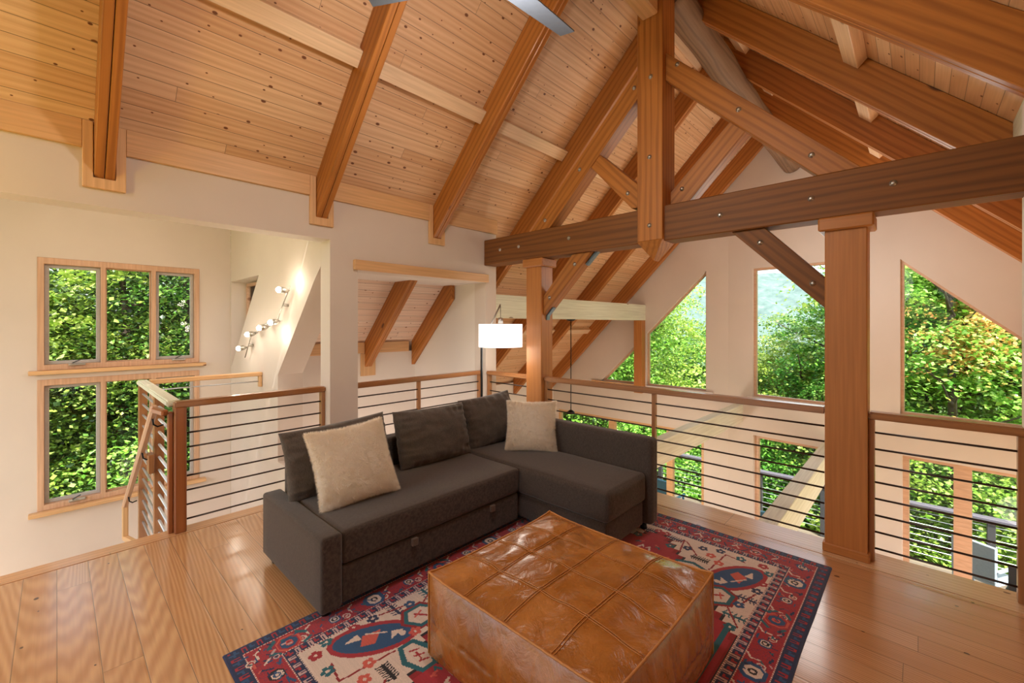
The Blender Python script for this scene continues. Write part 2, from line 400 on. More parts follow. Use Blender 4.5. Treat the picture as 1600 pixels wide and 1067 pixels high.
S(fixorigin(box('floor_lower', (-7.15, -3.0, ZL-0.1), (4.0, YG+0.2, ZL), M_FLOOR, bev=0)), 'lower floor of the great room')

# ceiling: two 45 degree slopes, left one reaching lower over the alcove and the great room
def slope(name, polyxy, c, sgn, mat, label):
    P = [(x, y, (x if sgn > 0 else -x)+c) for x, y in polyxy]
    o = fixorigin(prism(name, P, (-sgn, 0, 1), 0.12, mat)); return S(o, label)
slope('ceiling', [(-4.0, -3.0), (XR, -3.0), (XR, 8.4), (-6.5, 8.4), (-6.5, 3.83), (-4.0, 3.83)], CT, 1, M_CEIL, 'left slope of the knotty pine board ceiling')
slope('ceiling_right', [(XR, -3.0), (3.0, -3.0), (3.0, 8.4), (XR, 8.4)], CTr, -1, M_CEIL, 'right slope of the knotty pine board ceiling')
slope('ceiling_alcove', [(-5.6, 1.98), (-4.0, 1.98), (-4.0, 3.829), (-5.6, 3.829)], CT, 1, M_CEIL_W, 'pale board ceiling of the alcove')
S(box('ceiling_stairwell', (-7.3, -3.0, 3.0), (-4.0, 1.98, 3.1), M_PLAS, bev=0), 'flat plaster ceiling over the stairwell')
S(box('ceiling_soffit', (-4.67, 1.98, 2.07), (-4.101, 3.65, 2.12), M_PLAS_W, bev=0), 'flat plaster soffit at the top of the alcove')

# left wall: header, pillar, opening to the alcove, end pillar
def yz(x, pts): return [(x, y, z) for y, z in pts]
S(prism('wall_left', yz(XW, [(-3.0, 2.325), (1.712, 2.325), (1.712, ZL), (3.83, ZL), (3.83, 2.80), (3.83, 2.835), (-3.0, 2.835)]), (-1, 0, 0), 0.2, M_PLAS,
        holes=[yz(XW, [(1.98, -0.0), (3.65, -0.0), (3.65, 2.07), (1.98, 2.07)])]), 'left plaster wall with header over the stairs and opening to the alcove')
# perpendicular wall at the stair side with the triangular window and the slanted opening
def xz(y, pts): return [(x, y, z) for x, z in pts]
S(prism('wall_stair', xz(1.712, [(-7.15, ZL), (-4.101, ZL), (-4.101, 3.0), (-7.15, 3.0)]), (0, 1, 0), 0.268, M_PLAS,
        holes=[xz(1.712, [(-7.13, 0.94), (-5.91, 2.16), (-7.13, 2.16)]),
               xz(1.712, [(-5.246, 0.005), (-4.103, 0.005), (-4.103, 2.10), (-4.226, 2.0), (-5.246, 0.985)])]), 'end wall of the stairwell with slanted openings')
# stairwell window wall
wy0, wy1 = -0.125, 1.315
S(prism('wall_stairwell', yz(-7.15, [(-3.0, ZL), (1.711, ZL), (1.711, 3.0), (-3.0, 3.0)]), (-1, 0, 0), 0.15, M_PLAS,
        holes=[yz(-7.15, [(wy0, 1.045), (wy1, 1.045), (wy1, 2.275), (wy0, 2.275)]),
               yz(-7.15, [(wy0, -0.53), (wy1, -0.53), (wy1, 0.90), (wy0, 0.90)])]), 'stairwell wall with the stacked casement windows')
S(box('wall_alcove', (-5.6, 1.98, ZL), (-5.43, 3.83, 1.165), M_PLAS_W, bev=0), 'knee wall at the back of the alcove')
S(prism('wall_alcove_side', xz(3.65, [(-5.6, ZL), (-4.101, ZL), (-4.101, 2.6), (-5.6, 1.10)]), (0, 1, 0), 0.18, M_PLAS_W), 'side wall of the alcove')
S(box('wall_great_room_left', (-6.5, 3.83, ZL), (-6.35, 8.3, 0.30), M_PLAS_W, bev=0), 'low left wall of the great room')
S(box('wall_right', (0.432, 3.63, -0.03), (0.6, 3.84, 2.82), M_PLAS_W, bev=0.004), 'end of the right wall')

# ---- window unit helper
def window(name, n_idx, P, udir, poly, panes, depth, label, frame_mat, lite=0.03, sash=None, off=0.05, ndir=None):
    """P: (u,z)->Vector on inner wall face; opening polygon poly, panes inner polygons"""
    nd = Vector(ndir)
    f = prism(f'window_{n_idx}', [P(*q)+nd*off for q in poly], nd, depth, frame_mat, None, udir, [[P(*q)+nd*off for q in h] for h in panes])
    S(f, label)
    for k, h in enumerate(panes):
        g = prism('window_pane', [P(*q)+nd*(off+depth*0.55) for q in h], nd, 0.006, M_GLASS, f, udir)
    return f
def inset(poly, d):
    """inset convex ccw/cw polygon of (u,z)"""
    n = len(poly); out = []
    area = sum(poly[i][0]*poly[(i+1) % n][1]-poly[(i+1) % n][0]*poly[i][1] for i in range(n))
    s = 1 if area > 0 else -1
    for i in range(n):
        p0 = Vector(poly[i-1]); p1 = Vector(poly[i]); p2 = Vector(poly[(i+1) % n])
        d1 = (p1-p0).normalized(); d2 = (p2-p1).normalized()
        n1 = Vector((-d1.y, d1.x))*s; n2 = Vector((-d2.y, d2.x))*s
        b = (n1+n2); b = b/ b.length_squared*2
        q = p1 + b*d
        out.append((q.x, q.y))
    return out
def rect(a, b, c, d): return [(a, b), (c, b), (c, d), (a, d)]

# stairwell casements (upper three, lower three)
PL = lambda y, z: Vector((-7.15, y, z))
ys = [wy0+0.03, wy0+0.49, wy0+0.535, wy0+0.96, wy0+1.005, wy1-0.03]
for idx, (zb, zt, lab) in enumerate(((1.045, 2.275, 'upper triple casement window over the stairs'), (-0.53, 0.90, 'lower triple casement window over the stairs'))):
    panes = [rect(ys[0]+0.0, zb+0.05, ys[1], zt-0.04), rect(ys[2], zb+0.05, ys[3], zt-0.04), rect(ys[4], zb+0.05, ys[5], zt-0.04)]
    f = prism(f'window_{idx+1}', [PL(*q)+Vector((0.012, 0, 0)) for q in rect(wy0-0.025, zb-0.01, wy1+0.025, zt+0.03)], (-1, 0, 0), 0.13, W_SASH, None, (0, 0, 1), [[PL(*q)+Vector((0.012, 0, 0)) for q in h] for h in panes], bev=0.004)
    S(f, lab)
    for k, h in enumerate(panes):
        ins = inset(h, 0.038 if k != 1 else 0.012)
        prism('window_sash', [PL(*q)-Vector((0.05, 0, 0)) for q in h], (-1, 0, 0), 0.04, M_SASHW if k != 1 else W_SASH, f, (0, 0, 1), [[PL(*q)-Vector((0.05, 0, 0)) for q in ins]], bev=0.004)
        prism('window_pane', [PL(*q)-Vector((0.07, 0, 0)) for q in ins], (-1, 0, 0), 0.005, M_GLASS, f, (0, 1, 0))
        if k != 1:
            y = (h[0][0]+h[1][0])/2+0.03
            c_ = box('crank_handle', (-7.15+0.0, y-0.07, zb+0.03), (-7.15+0.045, y+0.07, zb+0.055), M_STEEL, f, 0.006)
            beam('crank_knob', (-7.15+0.04, y-0.04, zb+0.06), (-7.15+0.05, y+0.03, zb+0.10), 0.015, 0.012, M_DARKFR, c_)
    S(box(f'trim_{idx+3}', (-7.15, wy0-0.09, zb-0.055), (-7.06, wy1+0.09, zb-0.012), W_TRIM, bev=0.005), lab.replace('triple casement window', 'wooden sill'))
# small window in the triangular recess
f = prism('window_3', xz(1.90, [(-7.129, 0.95), (-5.93, 2.14), (-7.129, 2.14)]), (0, 1, 0), 0.05, W_SASH, None, (1, 0, 0), [xz(1.90, [(-7.1, 1.05), (-6.05, 2.10), (-7.1, 2.10)])])
S(f, 'small slanted window in the stairwell end wall')
prism('window_pane', xz(1.93, [(-7.1, 1.05), (-6.05, 2.10), (-7.1, 2.10)]), (0, 1, 0), 0.005, M_GLASS, f)

# ---- gable window wall: left facet parallel to the truss, right facet turned slightly
XK = -2.45; SL = 0.12
yr = lambda x: YG - SL*(x-XK)
PG = lambda x, z: Vector((x, YG if x <= XK else yr(x), z))
nL = Vector((0, 1, 0)); nR = Vector((SL, 1, 0)).normalized()
cL = 5.36
wA = [(-5.06, 0.33), (-4.19, 0.33), (-4.19, cL-4.19), (-5.03, 0.36)]
wA = [(-5.03, 0.33), (-4.19, 0.33), (-4.19, cL-4.19)]
wB = [(-3.99, 0.33), (-2.83, 0.33), (-2.83, cL-2.83), (-3.99, cL-3.99)]
lowL = [(-6.2, ZL+0.1), (-2.87, ZL+0.1), (-2.87, -0.44), (-6.2, -0.44)]
S(prism('wall_gable', [PG(*q) for q in [(-6.5, ZL), (XK, ZL), (XK, XK+CT), (-6.5, -6.5+CT)]], nL, 0.18, M_PLAS,
        holes=[[PG(*q) for q in h] for h in (wA, wB, lowL)]), 'left half of the plaster gable wall')
wC = rect(-2.055, 0.33, -0.92, 2.50)
wD = [(-0.19, 0.33), (0.90, 0.33), (0.90, 1.37), (-0.19, 2.44)]
lowC = rect(-2.04, ZL+0.1, -0.90, -0.32)
lowR = rect(-0.17, ZL+0.1, 1.0, -0.22)
S(prism('wall_gable_right', [PG(*q) for q in [(XK+0.0001, ZL), (3.0, ZL), (3.0, -3.0+CTr), (XR, XR+CT), (XK+0.0001, XK+CT)]], nR, 0.18, M_PLAS,
        holes=[[PG(*q) for q in h] for h in (wC, wD, lowC, lowR)]), 'right half of the plaster gable wall')
def gw(i, poly, panes, n, label, mat=W_SASH, off=0.06, depth=0.07):
    return window('w', i, PG, (1, 0, 0), poly, panes, depth, label, mat, off=off, ndir=n)
gw(4, wA, [inset(wA, 0.03)], nL, 'small triangular gable window at far left')
gw(5, wB, [inset(wB, 0.025)], nL, 'tall gable window left of the centre with a slanted top')
gw(6, wC, [inset(wC, 0.035)], nR, 'tall rectangular centre gable window')
gw(7, wD, [inset(wD, 0.03)], nR, 'tall gable window at right with a slanted top')
lp = [rect(a, ZL+0.15, b, -0.49) for a, b in ((-6.15, -4.86), (-4.72, -3.58), (-3.46, -2.92))]
gw(8, lowL, lp, nL, 'lower row of tall windows at left', W_TRIM, off=0.02, depth=0.1)
gw(9, lowC, [rect(-1.98, ZL+0.16, -0.96, -0.37)], nR, 'lower centre window')
gw(10, lowR, [rect(-0.11, ZL+0.16, 0.31, -0.27), rect(0.47, ZL+0.16, 0.95, -0.27)], nR, 'lower right glass doors')
# sills under the upper gable windows
for i, (a, b, n) in enumerate(((-5.25, -4.2, nL), (-3.98, -2.7, nL), (-2.12, -0.85, nR), (-0.25, 0.92, nR))):
    p = PG(a, 0.30); q = PG(b, 0.30); d = -n*0.05
    S(prism(f'trim_{i+5}', [p+d+Vector((0, 0, -0.02)), q+d+Vector((0, 0, -0.02)), q+n*0.06+Vector((0, 0, -0.02)), p+n*0.06+Vector((0, 0, -0.02))], (0, 0, 1), 0.045, W_TRIM if i < 1 else M_PLAS_W, None, (1, 0, 0)), 'window sill of the gable wall, number %s from the left' % ('one', 'two', 'three', 'four')[i])

# ================================================================== TIMBER FRAME
CW = {'left': 1, 'right': -1}
def slopez(x, side, c): return (x if side == 'left' else -x) + c
LY = [0.217, 1.63, 2.895, 4.22, 5.52, 6.80, 8.06]
RY = [1.75, 3.03, 4.30, 5.53, 6.78, 8.0]
order = ['first', 'second', 'third', 'fourth', 'fifth', 'sixth', 'seventh']
def rafter(side, y, x_low, label, w=0.1, trim=False, mat=W_BEAM):
    t = empty('rafter', ((XR if side == 'left' else XR), y, 4.7), label, 'beam', None)
    s = 1 if side == 'left' else -1
    cb, ct = (CB, CT) if side == 'left' else (CBr, CTr)
    xt = XR - s*0.02
    gx = (1, 0, s)
    for k in (-1, 1):
        y0 = y - w/2 if k < 0 else y + 0.002; th = w/2-0.002
        P = [(x_low, y0, slopez(x_low, side, cb)), (xt, y0, slopez(xt, side, cb)), (xt, y0, slopez(xt, side, ct)-0.003), (x_low, y0, slopez(x_low, side, ct)-0.003)]
        prism('beam_ply', P, (0, 1, 0), th, mat, t, gx, bev=0.004)
    if trim:
        # pine surround where the rafter meets the wall
        zb = slopez(XW, side, CB)-0.055
        x0, x1 = XW-0.002, XW+0.028
        a, b = y-w/2-0.055, y+w/2+0.055
        tr = prism('rafter_surround', [(x1, a, zb), (x1, b, zb), (x1, b, CT+XW+0.02), (x1, y+w/2+0.004, CT+XW+0.02), (x1, y+w/2+0.004, zb+0.068), (x1, y-w/2-0.004, zb+0.068), (x1, y-w/2-0.004, CT+XW+0.02), (x1, a, CT+XW+0.02)], (-1, 0, 0), 0.028, W_TRIM, t, (0, 0, 1), bev=0.003)
    return t
desc_l = ['ochre rafter at far left of the ceiling, first above the stairwell header', 'long rafter landing on the header beside the stair pillar', 'long rafter landing above the alcove opening near the fan blade',
          'rafter just behind the truss on the left slope', 'left slope rafter second beyond the truss', 'left slope rafter third beyond the truss', 'left slope rafter resting against the gable wall']
for i, y in enumerate(LY):
    xl = XW+0.0 if i < 2 else (-5.44 if i == 2 else -6.345)
    rafter('left', y, xl, desc_l[i], trim=i < 3)
desc_r = ['nearest rafter of the right slope, at top right corner', 'deep right slope rafter next to the nearest one', 'right slope rafter just above the truss', 'right slope rafter first beyond the truss, behind the chord', 'right slope rafter second beyond the truss', 'right slope rafter resting against the gable wall']
for i, y in enumerate(RY): rafter('right', y, 2.9, desc_r[i], mat=W_BEAM)
# alcove half rafter against its side wall
t = empty('rafter', (-4.7, 3.58, 2.0), 'narrow half rafter against the side wall of the alcove', 'beam')
prism('beam_ply', [(-5.43, 3.59, -5.43+CB), (-4.5, 3.59, -4.5+CB), (-4.5, 3.59, -4.5+CT), (-5.43, 3.59, -5.43+CT)], (0, 1, 0), 0.058, W_BEAM, t, (1, 0, 1), bev=0.003)
# trim at rafter foot in the alcove
prism('rafter_surround', [(-5.428, 2.79, 0.86), (-5.428, 3.0, 0.86), (-5.428, 3.0, 1.16), (-5.428, 2.79, 1.16)], (1, 0, 0), 0.02, W_TRIM, bpy.data.objects['rafter.002'], (0, 0, 1))
S(box('trim_9', (-5.43, 1.985, 1.165), (-5.395, 2.835, 1.31), W_TRIM, bev=0.003), 'pine blocking board at the back of the alcove, left piece')
S(box('trim_10', (-5.43, 2.955, 1.165), (-5.395, 3.525, 1.31), W_TRIM, bev=0.003), 'pine blocking board at the back of the alcove, right piece')

# blocking between rafters: eave rows, mid-slope rows and ridge rows
def block_mid(side, x, y0, y1, label, group, w=0.13, d=0.085, mat=None):
    s = 1 if side == 'left' else -1
    c = CT if side == 'left' else CTr
    z = slopez(x, side, c)
    n = Vector((s, 0, -1)).normalized()
    c0 = Vector((x, y0, z)) + n*(d/2+0.001); c1 = Vector((x, y1, z)) + n*(d/2+0.001)
    o = beam('blocking_board', c0, c1, w, d, mat or W_BLOCK, None, up=-n, bev=0.003)
    return tag(o, label, 'beam', group)
def spans(Y, w=0.1):
    return [(Y[i]+w/2+0.001, Y[i+1]-w/2-0.001) for i in range(len(Y)-1)]
LB_ = [(-1.1, LY[0]-0.051)] + spans(LY)
bayL = ['left of the leftmost rafter', 'between the two leftmost rafters', 'between the pillar rafter and the alcove rafter', 'between the alcove rafter and the truss rafter', 'in the first bay beyond the truss', 'in the second bay beyond the truss', 'in the last bay before the gable wall']
bayR = ['in the bay nearest the camera', 'in the bay just before the truss', 'in the first bay beyond the truss', 'in the second bay beyond the truss', 'in the last bay before the gable wall']
for (y0, y1), bn in zip(LB_, bayL):
    block_mid('left', -3.13, y0, y1, 'pine block mid left slope, ' + bn, 'mid blocking of the left slope')
    block_mid('left', -1.97, y0, y1, 'pine block by the ridge, left slope, ' + bn, 'ridge blocking of the left slope', 0.15, 0.06)
for (y0, y1), bn in zip(spans(RY), bayR):
    block_mid('right', -0.33, y0, y1, 'pine block mid right slope, ' + bn, 'mid blocking of the right slope')
    block_mid('right', -1.47, y0, y1, 'pine block by the ridge, right slope, ' + bn, 'ridge blocking of the right slope', 0.15, 0.06)
for (y0, y1), bn in zip(spans(LY[3:]), bayL[4:]): block_mid('left', -5.3, y0, y1, 'pine block low on the left slope, ' + bn, 'low blocking of the left slope', 0.12, 0.07)
ev = [(-3.0, LY[0]-0.106), (LY[0]+0.106, LY[1]-0.106), (LY[1]+0.106, LY[2]-0.106), (LY[2]+0.106, 3.83)]
evl = ['pine board along the top of the header, left of the first rafter', 'pine board along the top of the header between the two left rafters', 'pine board atop the plaster wall between second and third rafter', 'pine board atop the plaster wall between third rafter and truss']
for (y0, y1), lb in zip(ev, evl):
    tag(box('eave_board', (XW, y0, 2.685), (XW+0.028, y1, 2.86), W_TRIM, bev=0.002), lb, 'trim')
for (y0, y1), bn in zip(spans(RY[1:4]), ('just above the right end of the tie beam', 'beyond the right end of the tie beam')):
    tag(box('eave_board', (0.44, y0, CTr-0.44-0.22), (0.47, y1, CTr-0.44), W_PALE, bev=0.002), 'pale board low on the right slope, ' + bn, 'trim')
# sill beam over the alcove opening
tag(box('lintel', (XW-0.002, 1.93, 2.07), (XW+0.045, 3.665, 2.165), W_TRIM, bev=0.004), 'pale pine lintel over the alcove opening', 'beam')

# posts
def post(x0, x1, mat, label):
    t = empty('timber_post', ((x0+x1)/2, 3.72, 0), label, 'post')
    box('shaft', (x0, 3.62, 0), (x1, 3.82, 2.19), mat, t, 0.006)
    box('cap', (x0-0.035, 3.59, 2.185), (x1+0.035, 3.85, 2.276), mat, t, 0.01, grain=(1, 0, 0))
    return t
pl_ = post(-3.205, -2.985, W_POST, 'clear pine post behind the sofa corner, left of the long railing')
pr_ = post(-0.472, -0.245, W_POST, 'wide pine post in front at right carrying the tie beam')
box('base_trim', (-0.484, 3.608, 0), (-0.233, 3.832, 0.06), W_POST, pr_, 0.006, grain=(1, 0, 0))
# truss
tr = empty('roof_truss', (XR, 3.72, 2.28), 'exposed king post truss with long brown tie beam across the room', 'truss')
TY0, TY1 = 3.62, 3.82
box('tie_beam', (-3.9, TY0, 2.277), (1.3, TY1, 2.585), W_DARK, tr, 0.008)
# king post with pointed foot
kx0, kx1 = -1.838, -1.604
kp = prism('king_post', xz(3.575, [(kx0, 4.9), (kx0, 2.285), (-1.721, 2.285), (kx1, 2.285), (kx1, 4.9)]), (0, 1, 0), 0.26, W_BEAM, tr, (0, 0, 1), bev=0.006)
V = [(kx0, 3.575, 2.285), (kx1, 3.575, 2.285), (kx1, 3.835, 2.285), (kx0, 3.835, 2.285), (-1.721, 3.66, 2.12), (-1.721, 3.75, 2.12)]
pf = put('king_post_foot', V, [(0, 1, 4), (1, 2, 5, 4), (2, 3, 5), (3, 0, 4, 5), (0, 3, 2, 1)], W_BEAM, tr, axes((-1.721, 3.7, 2.2), (0, 0, 1))); fix_normals(pf.data)
def chord(name, c_lo, c_hi, x0, x1, sgn, y0, th, clipz=None):
    z = lambda x, c: sgn*x + c
    return [(x0, z(x0, c_lo)), (x1, z(x1, c_lo)), (x1, z(x1, c_hi)), (x0, z(x0, c_hi))]
# left chord: bottom z=x+5.48, top z=x+5.745, clipped on the tie beam top 2.585
prism('top_chord', xz(3.64, [(2.585-5.48, 2.585), (kx0, kx0+5.48), (kx0, kx0+5.745), (2.585-5.745, 2.585)]), (0, 1, 0), 0.16, W_BEAM, tr, (1, 0, 1), bev=0.005)
c1, c2 = 2.072, 2.312
prism('top_chord', xz(3.64, [(c1-2.585, 2.585), (kx1, -kx1+c1), (kx1, -kx1+c2), (c2-2.585, 2.585)]), (0, 1, 0), 0.16, W_BEAM, tr, (1, 0, -1), bev=0.005)
prism('web_brace', xz(3.65, [(kx0, 2.62), (kx0, 2.80), (-2.27, 3.21), (-2.37, 3.11), (-1.93, 2.62)]), (0, 1, 0), 0.14, W_BEAM, tr, (1, 0, -1), bev=0.004)
prism('web_brace', xz(3.74, [(kx1, 2.60), (-1.45, 2.60), (-0.89, 3.19), (-0.99, 3.31), (kx1, 2.72)]), (0, 1, 0), 0.13, W_BEAM, tr, (1, 0, 1), bev=0.004)
bolts([(-3.62, 3.62, 2.44), (-3.32, 3.62, 2.44), (-2.62, 3.62, 2.44), (-1.15, 3.62, 2.42), (-0.55, 3.62, 2.43), (-0.12, 3.62, 2.44), (-1.72, 3.575, 2.42), (-1.72, 3.575, 3.02), (-1.71, 3.575, 3.72), (-1.9, 3.64, 3.72), (-2.5, 3.64, 3.12),
       (-2.95, 3.64, 2.68), (-1.97, 3.65, 2.77), (-1.5, 3.64, 3.77), (-1.02, 3.64, 3.22), (-0.55, 3.64, 2.74), (-1.5, 3.74, 2.73)], tr)
for s in (1, -1):
    kb = empty('knee_brace', (-1.72-s*1.3, 3.72, 1.65), ('slanted knee brace from left post up to the tie beam' if s > 0 else 'slanted knee brace from tie beam down to the right post'), 'brace')
    m = lambda x: x if s > 0 else 2*(-1.7225)-x
    prism('brace_timber', xz(3.655, [(m(-2.984), 1.65), (m(-2.984), 1.86), (m(-2.60), 2.276), (m(-2.37), 2.276)]), (0, 1, 0), 0.13, W_BEAM if s > 0 else W_DARK, kb, (1, 0, s), bev=0.004)
    bolts([(m(-2.9), 3.655, 1.84), (m(-2.57), 3.655, 2.17)], kb)
    if s > 0:
        prism('steel_plate', xz(3.70, [(-2.984, 1.60), (-2.984, 1.66), (-2.90, 1.745), (-2.885, 1.73), (-2.965, 1.645), (-2.972, 1.60)]), (0, 1, 0), 0.05, M_PLATE, kb, (1, 0, 1))
        prism('steel_plate', xz(3.70, [(-2.47, 2.165), (-2.36, 2.276), (-2.325, 2.276), (-2.455, 2.15)]), (0, 1, 0), 0.05, M_PLATE, kb, (1, 0, 1))
# ridge members
tag(box('ridge_beam', (-1.785, -3.0, 4.235), (-1.64, 3.574, 4.62), W_TRIM, bev=0.012, seg=1), 'squared ridge beam running toward the king post at top', 'beam')
tag(box('ridge_plate', (XR-0.2, -3.0, 4.80), (XR+0.2, 3.57, 4.84), W_DARK, bev=0), 'dark ridge plate under the peak above the ridge beam', 'beam')
# weathered ridge log
def log():
    n = 60; pts = []; rr = []
    random.seed(4)
    vs = []; fs = []; seg = 18
    a = Vector((-1.66, 3.84, 4.57)); b = Vector((-1.465, YG-0.02-0.12, 4.09))
    d = (b-a).normalized(); u = d.cross(Vector((0, 0, 1))).normalized(); w = u.cross(d)
    for i in range(n+1):
        p = a.lerp(b, i/n)
        for k in range(seg):
            t = 2*math.pi*k/seg
            r = 0.138*(1+0.13*noise.noise(Vector((i*0.13, math.cos(t)*1.1, math.sin(t)*1.1))))
            vs.append(p+(u*math.cos(t)+w*math.sin(t))*r)
    for i in range(n):
        for k in range(seg):
            q = (k+1) % seg; fs.append((i*seg+k, i*seg+q, (i+1)*seg+q, (i+1)*seg+k))
    fs += [tuple(reversed(range(seg))), tuple(range(n*seg, (n+1)*seg))]
    o = put('ridge_log', vs, fs, W_LOG, None, axes(a, d)); fix_normals(o.data)
    for p in o.data.polygons: p.use_smooth = len(p.vertices) == 4
    tag(o, 'weathered gray round log running under the ridge to the gable', 'log')
log()
# purlin from the end of the left wall to the gable
tag(box('purlin', (-4.18, 3.832, 1.635), (-4.0, YG-0.001, 1.945), W_PALE, bev=0.006), 'pale greenish cracked beam from the left wall to the gable', 'beam')
tag(box('gable_post', (-4.18, YG-0.16, 0.18), (-4.01, YG-0.002, 1.634), W_POST, bev=0.004), 'orange wood post between the two left gable windows', 'post')
tag(box('gable_post', (0.93, yr(0.93)-0.14, 0.1), (1.08, yr(0.93)-0.02, 1.5), W_POST, bev=0.004), 'wood post at the right edge of the right gable window', 'post')
tag(box('floor_beam', (-2.34, 3.86, -0.115), (-2.205, YG-0.01, 0.18), W_PALE, bev=0.006), 'pale beam crossing the void to the pillar left of the centre window', 'beam', None)
tag(box('floor_beam', (-1.05, 3.86, -0.55), (-0.90, yr(-0.9)-0.01, -0.2), W_PALE, bev=0.006), 'lower pale beam crossing the void in front of the centre window', 'beam', None)
# ================================================================== RAILINGS
ROD_Z = [0.08+0.1085*i for i in range(8)]
def rail_run(axis, fixed, a, b, label, ends=(True, True), mids=(), rods=ROD_Z, mat=W_RAIL, rodmat=M_ROD, ztop=0.977, rr=0.0068, railw=0.09):
    """railing along 'x' or 'y' from a to b at the fixed other coordinate"""
    P = (lambda t, o, z: (t, fixed+o, z)) if axis == 'x' else (lambda t, o, z: (fixed+o, t, z))
    T = empty('railing', P((a+b)/2, 0, 0), label, 'railing')
    g = (1, 0, 0) if axis == 'x' else (0, 1, 0)
    box('top_rail', P(a, -railw/2, ztop-0.048), P(b, railw/2, ztop), mat, T, 0.01, grain=g, seg=2)
    sg = 1 if b > a else -1
    lo, hi = min(a, b), max(a, b)
    if ends[0]: box('end_board', P(lo, -0.03, 0.0), P(lo+0.032, 0.03, ztop-0.048), mat, T, 0.004)
    if ends[1]: box('end_board', P(hi-0.032, -0.03, 0.0), P(hi, 0.03, ztop-0.048), mat, T, 0.004)
    for m in mids: box('baluster', P(m-0.016, -0.022, 0.0), P(m+0.016, 0.022, ztop-0.048), mat, T, 0.003)
    for z in rods: tube('rod', [P(lo+0.01, 0, z), P(hi-0.01, 0, z)], rr, rodmat, T, 8)
    return T
rail_run('x', 3.70, -3.90, -3.206, 'short railing between the corner of the left wall and the left post')
rail_run('x', 3.70, -2.984, -0.473, 'long railing with dark rods between the two timber posts', mids=(-1.735,), ends=(True, False))
rail_run('x', 3.70, -0.244, 0.431, 'railing with dark rods right of the wide front post')
rail_run('y', -4.03, 0.60, 1.711, 'railing with dark rods from the newel post to the stair pillar', ends=(False, True))
rail_run('y', -4.0, 1.981, 3.649, 'railing across the alcove opening behind the sofa', mids=(2.735,), rodmat=M_ROD)
nt = empty('newel_post', (-4.03, 0.63, 0), 'thick dark oak newel post at the top of the stairs', 'post')
box('shaft', (-4.085, 0.598, 0.0), (-3.985, 0.671, 0.935), W_NEWEL, nt, 0.006)
box('side_board', (-4.082, 0.566, 0.0), (-4.03, 0.596, 0.90), W_NEWEL, nt, 0.004)
# stairwell side guard, window light put into its pale rail and rod colours
sg_ = rail_run('x', 0.61, -5.84, -4.09, 'stairwell guard with metal rods coloured as window-lit beside the handrail', ends=(False, False), rodmat=M_RODW, mat=W_PALE, rr=0.011)
for x, n_ in ((-5.80, 0), (-4.80, 1)):
    box('guard_post', (x-0.04, 0.575, -1.3), (x+0.03, 0.645, 0.925), W_RAIL, sg_, 0.004)
for z in (-0.03, -0.14, -0.25, -0.36, -0.47): tube('rod', [(-5.8, 0.61, z), (-4.12, 0.61, z)], 0.011, M_RODW, sg_)
fr_ = empty('railing', (-5.8, 1.15, 0.9), 'light wood rail with one rod on the far side of the stairwell', 'railing')
box('top_rail', (-5.85, 0.66, 0.93), (-5.76, 1.71, 0.977), W_TRIM, fr_, 0.008)
box('end_board', (-5.83, 1.675, 0.80), (-5.77, 1.708, 0.93), W_TRIM, fr_, 0.003)
tube('rod', [(-5.8, 0.66, 0.865), (-5.8, 1.68, 0.865)], 0.007, M_RODW, fr_)
hr = empty('handrail', (-4.1, 0.50, 0.9), 'pinkish wooden handrail sloping down the stairs', 'handrail')
beam('rail', (-4.13, 0.50, 0.93), (-6.13, 0.50, -0.37), 0.045, 0.06, W_SASH, hr, bev=0.012)
beam('return_piece', (-3.99, 0.545, 0.905), (-4.14, 0.50, 0.915), 0.045, 0.045, W_NEWEL, hr, bev=0.01)
beam('return_piece', (-6.12, 0.50, -0.36), (-6.12, 0.50, -0.72), 0.05, 0.05, W_TRIM, hr, bev=0.008)
beam('return_piece', (-6.12, 0.50, -0.71), (-5.86, 0.55, -0.69), 0.05, 0.05, W_TRIM, hr, bev=0.008)
box('bracket_block', (-4.86, 0.535, 0.28), (-4.74, 0.575, 0.44), W_RAIL, hr, 0.004)
for x in (-4.22, -4.80, -5.80):
    z = 0.93 - (-4.13-x)*0.65
    tube('bracket', [(x, 0.50, z-0.035), (x, 0.505, z-0.08), (x, 0.53, z-0.10), (x, 0.565, z-0.09)], 0.006, M_BLACK, hr, 8)
# stairs down
st = empty('staircase', (-4.12, -0.1, 0), 'oak staircase going down beside the handrail', 'stairs')
for i in range(9):
    x = -4.125-0.28*i; z = -0.19*(i+1)
    box('tread', (x-0.29, -0.62, z-0.035), (x, 0.48, z), W_RAIL, st, 0.006, grain=(0, 1, 0))
    box('riser', (x-0.018, -0.62, z+0.001), (x-0.001, 0.48, z+0.153 if i else z+0.15), W_PALE, st, 0, grain=(0, 1, 0))

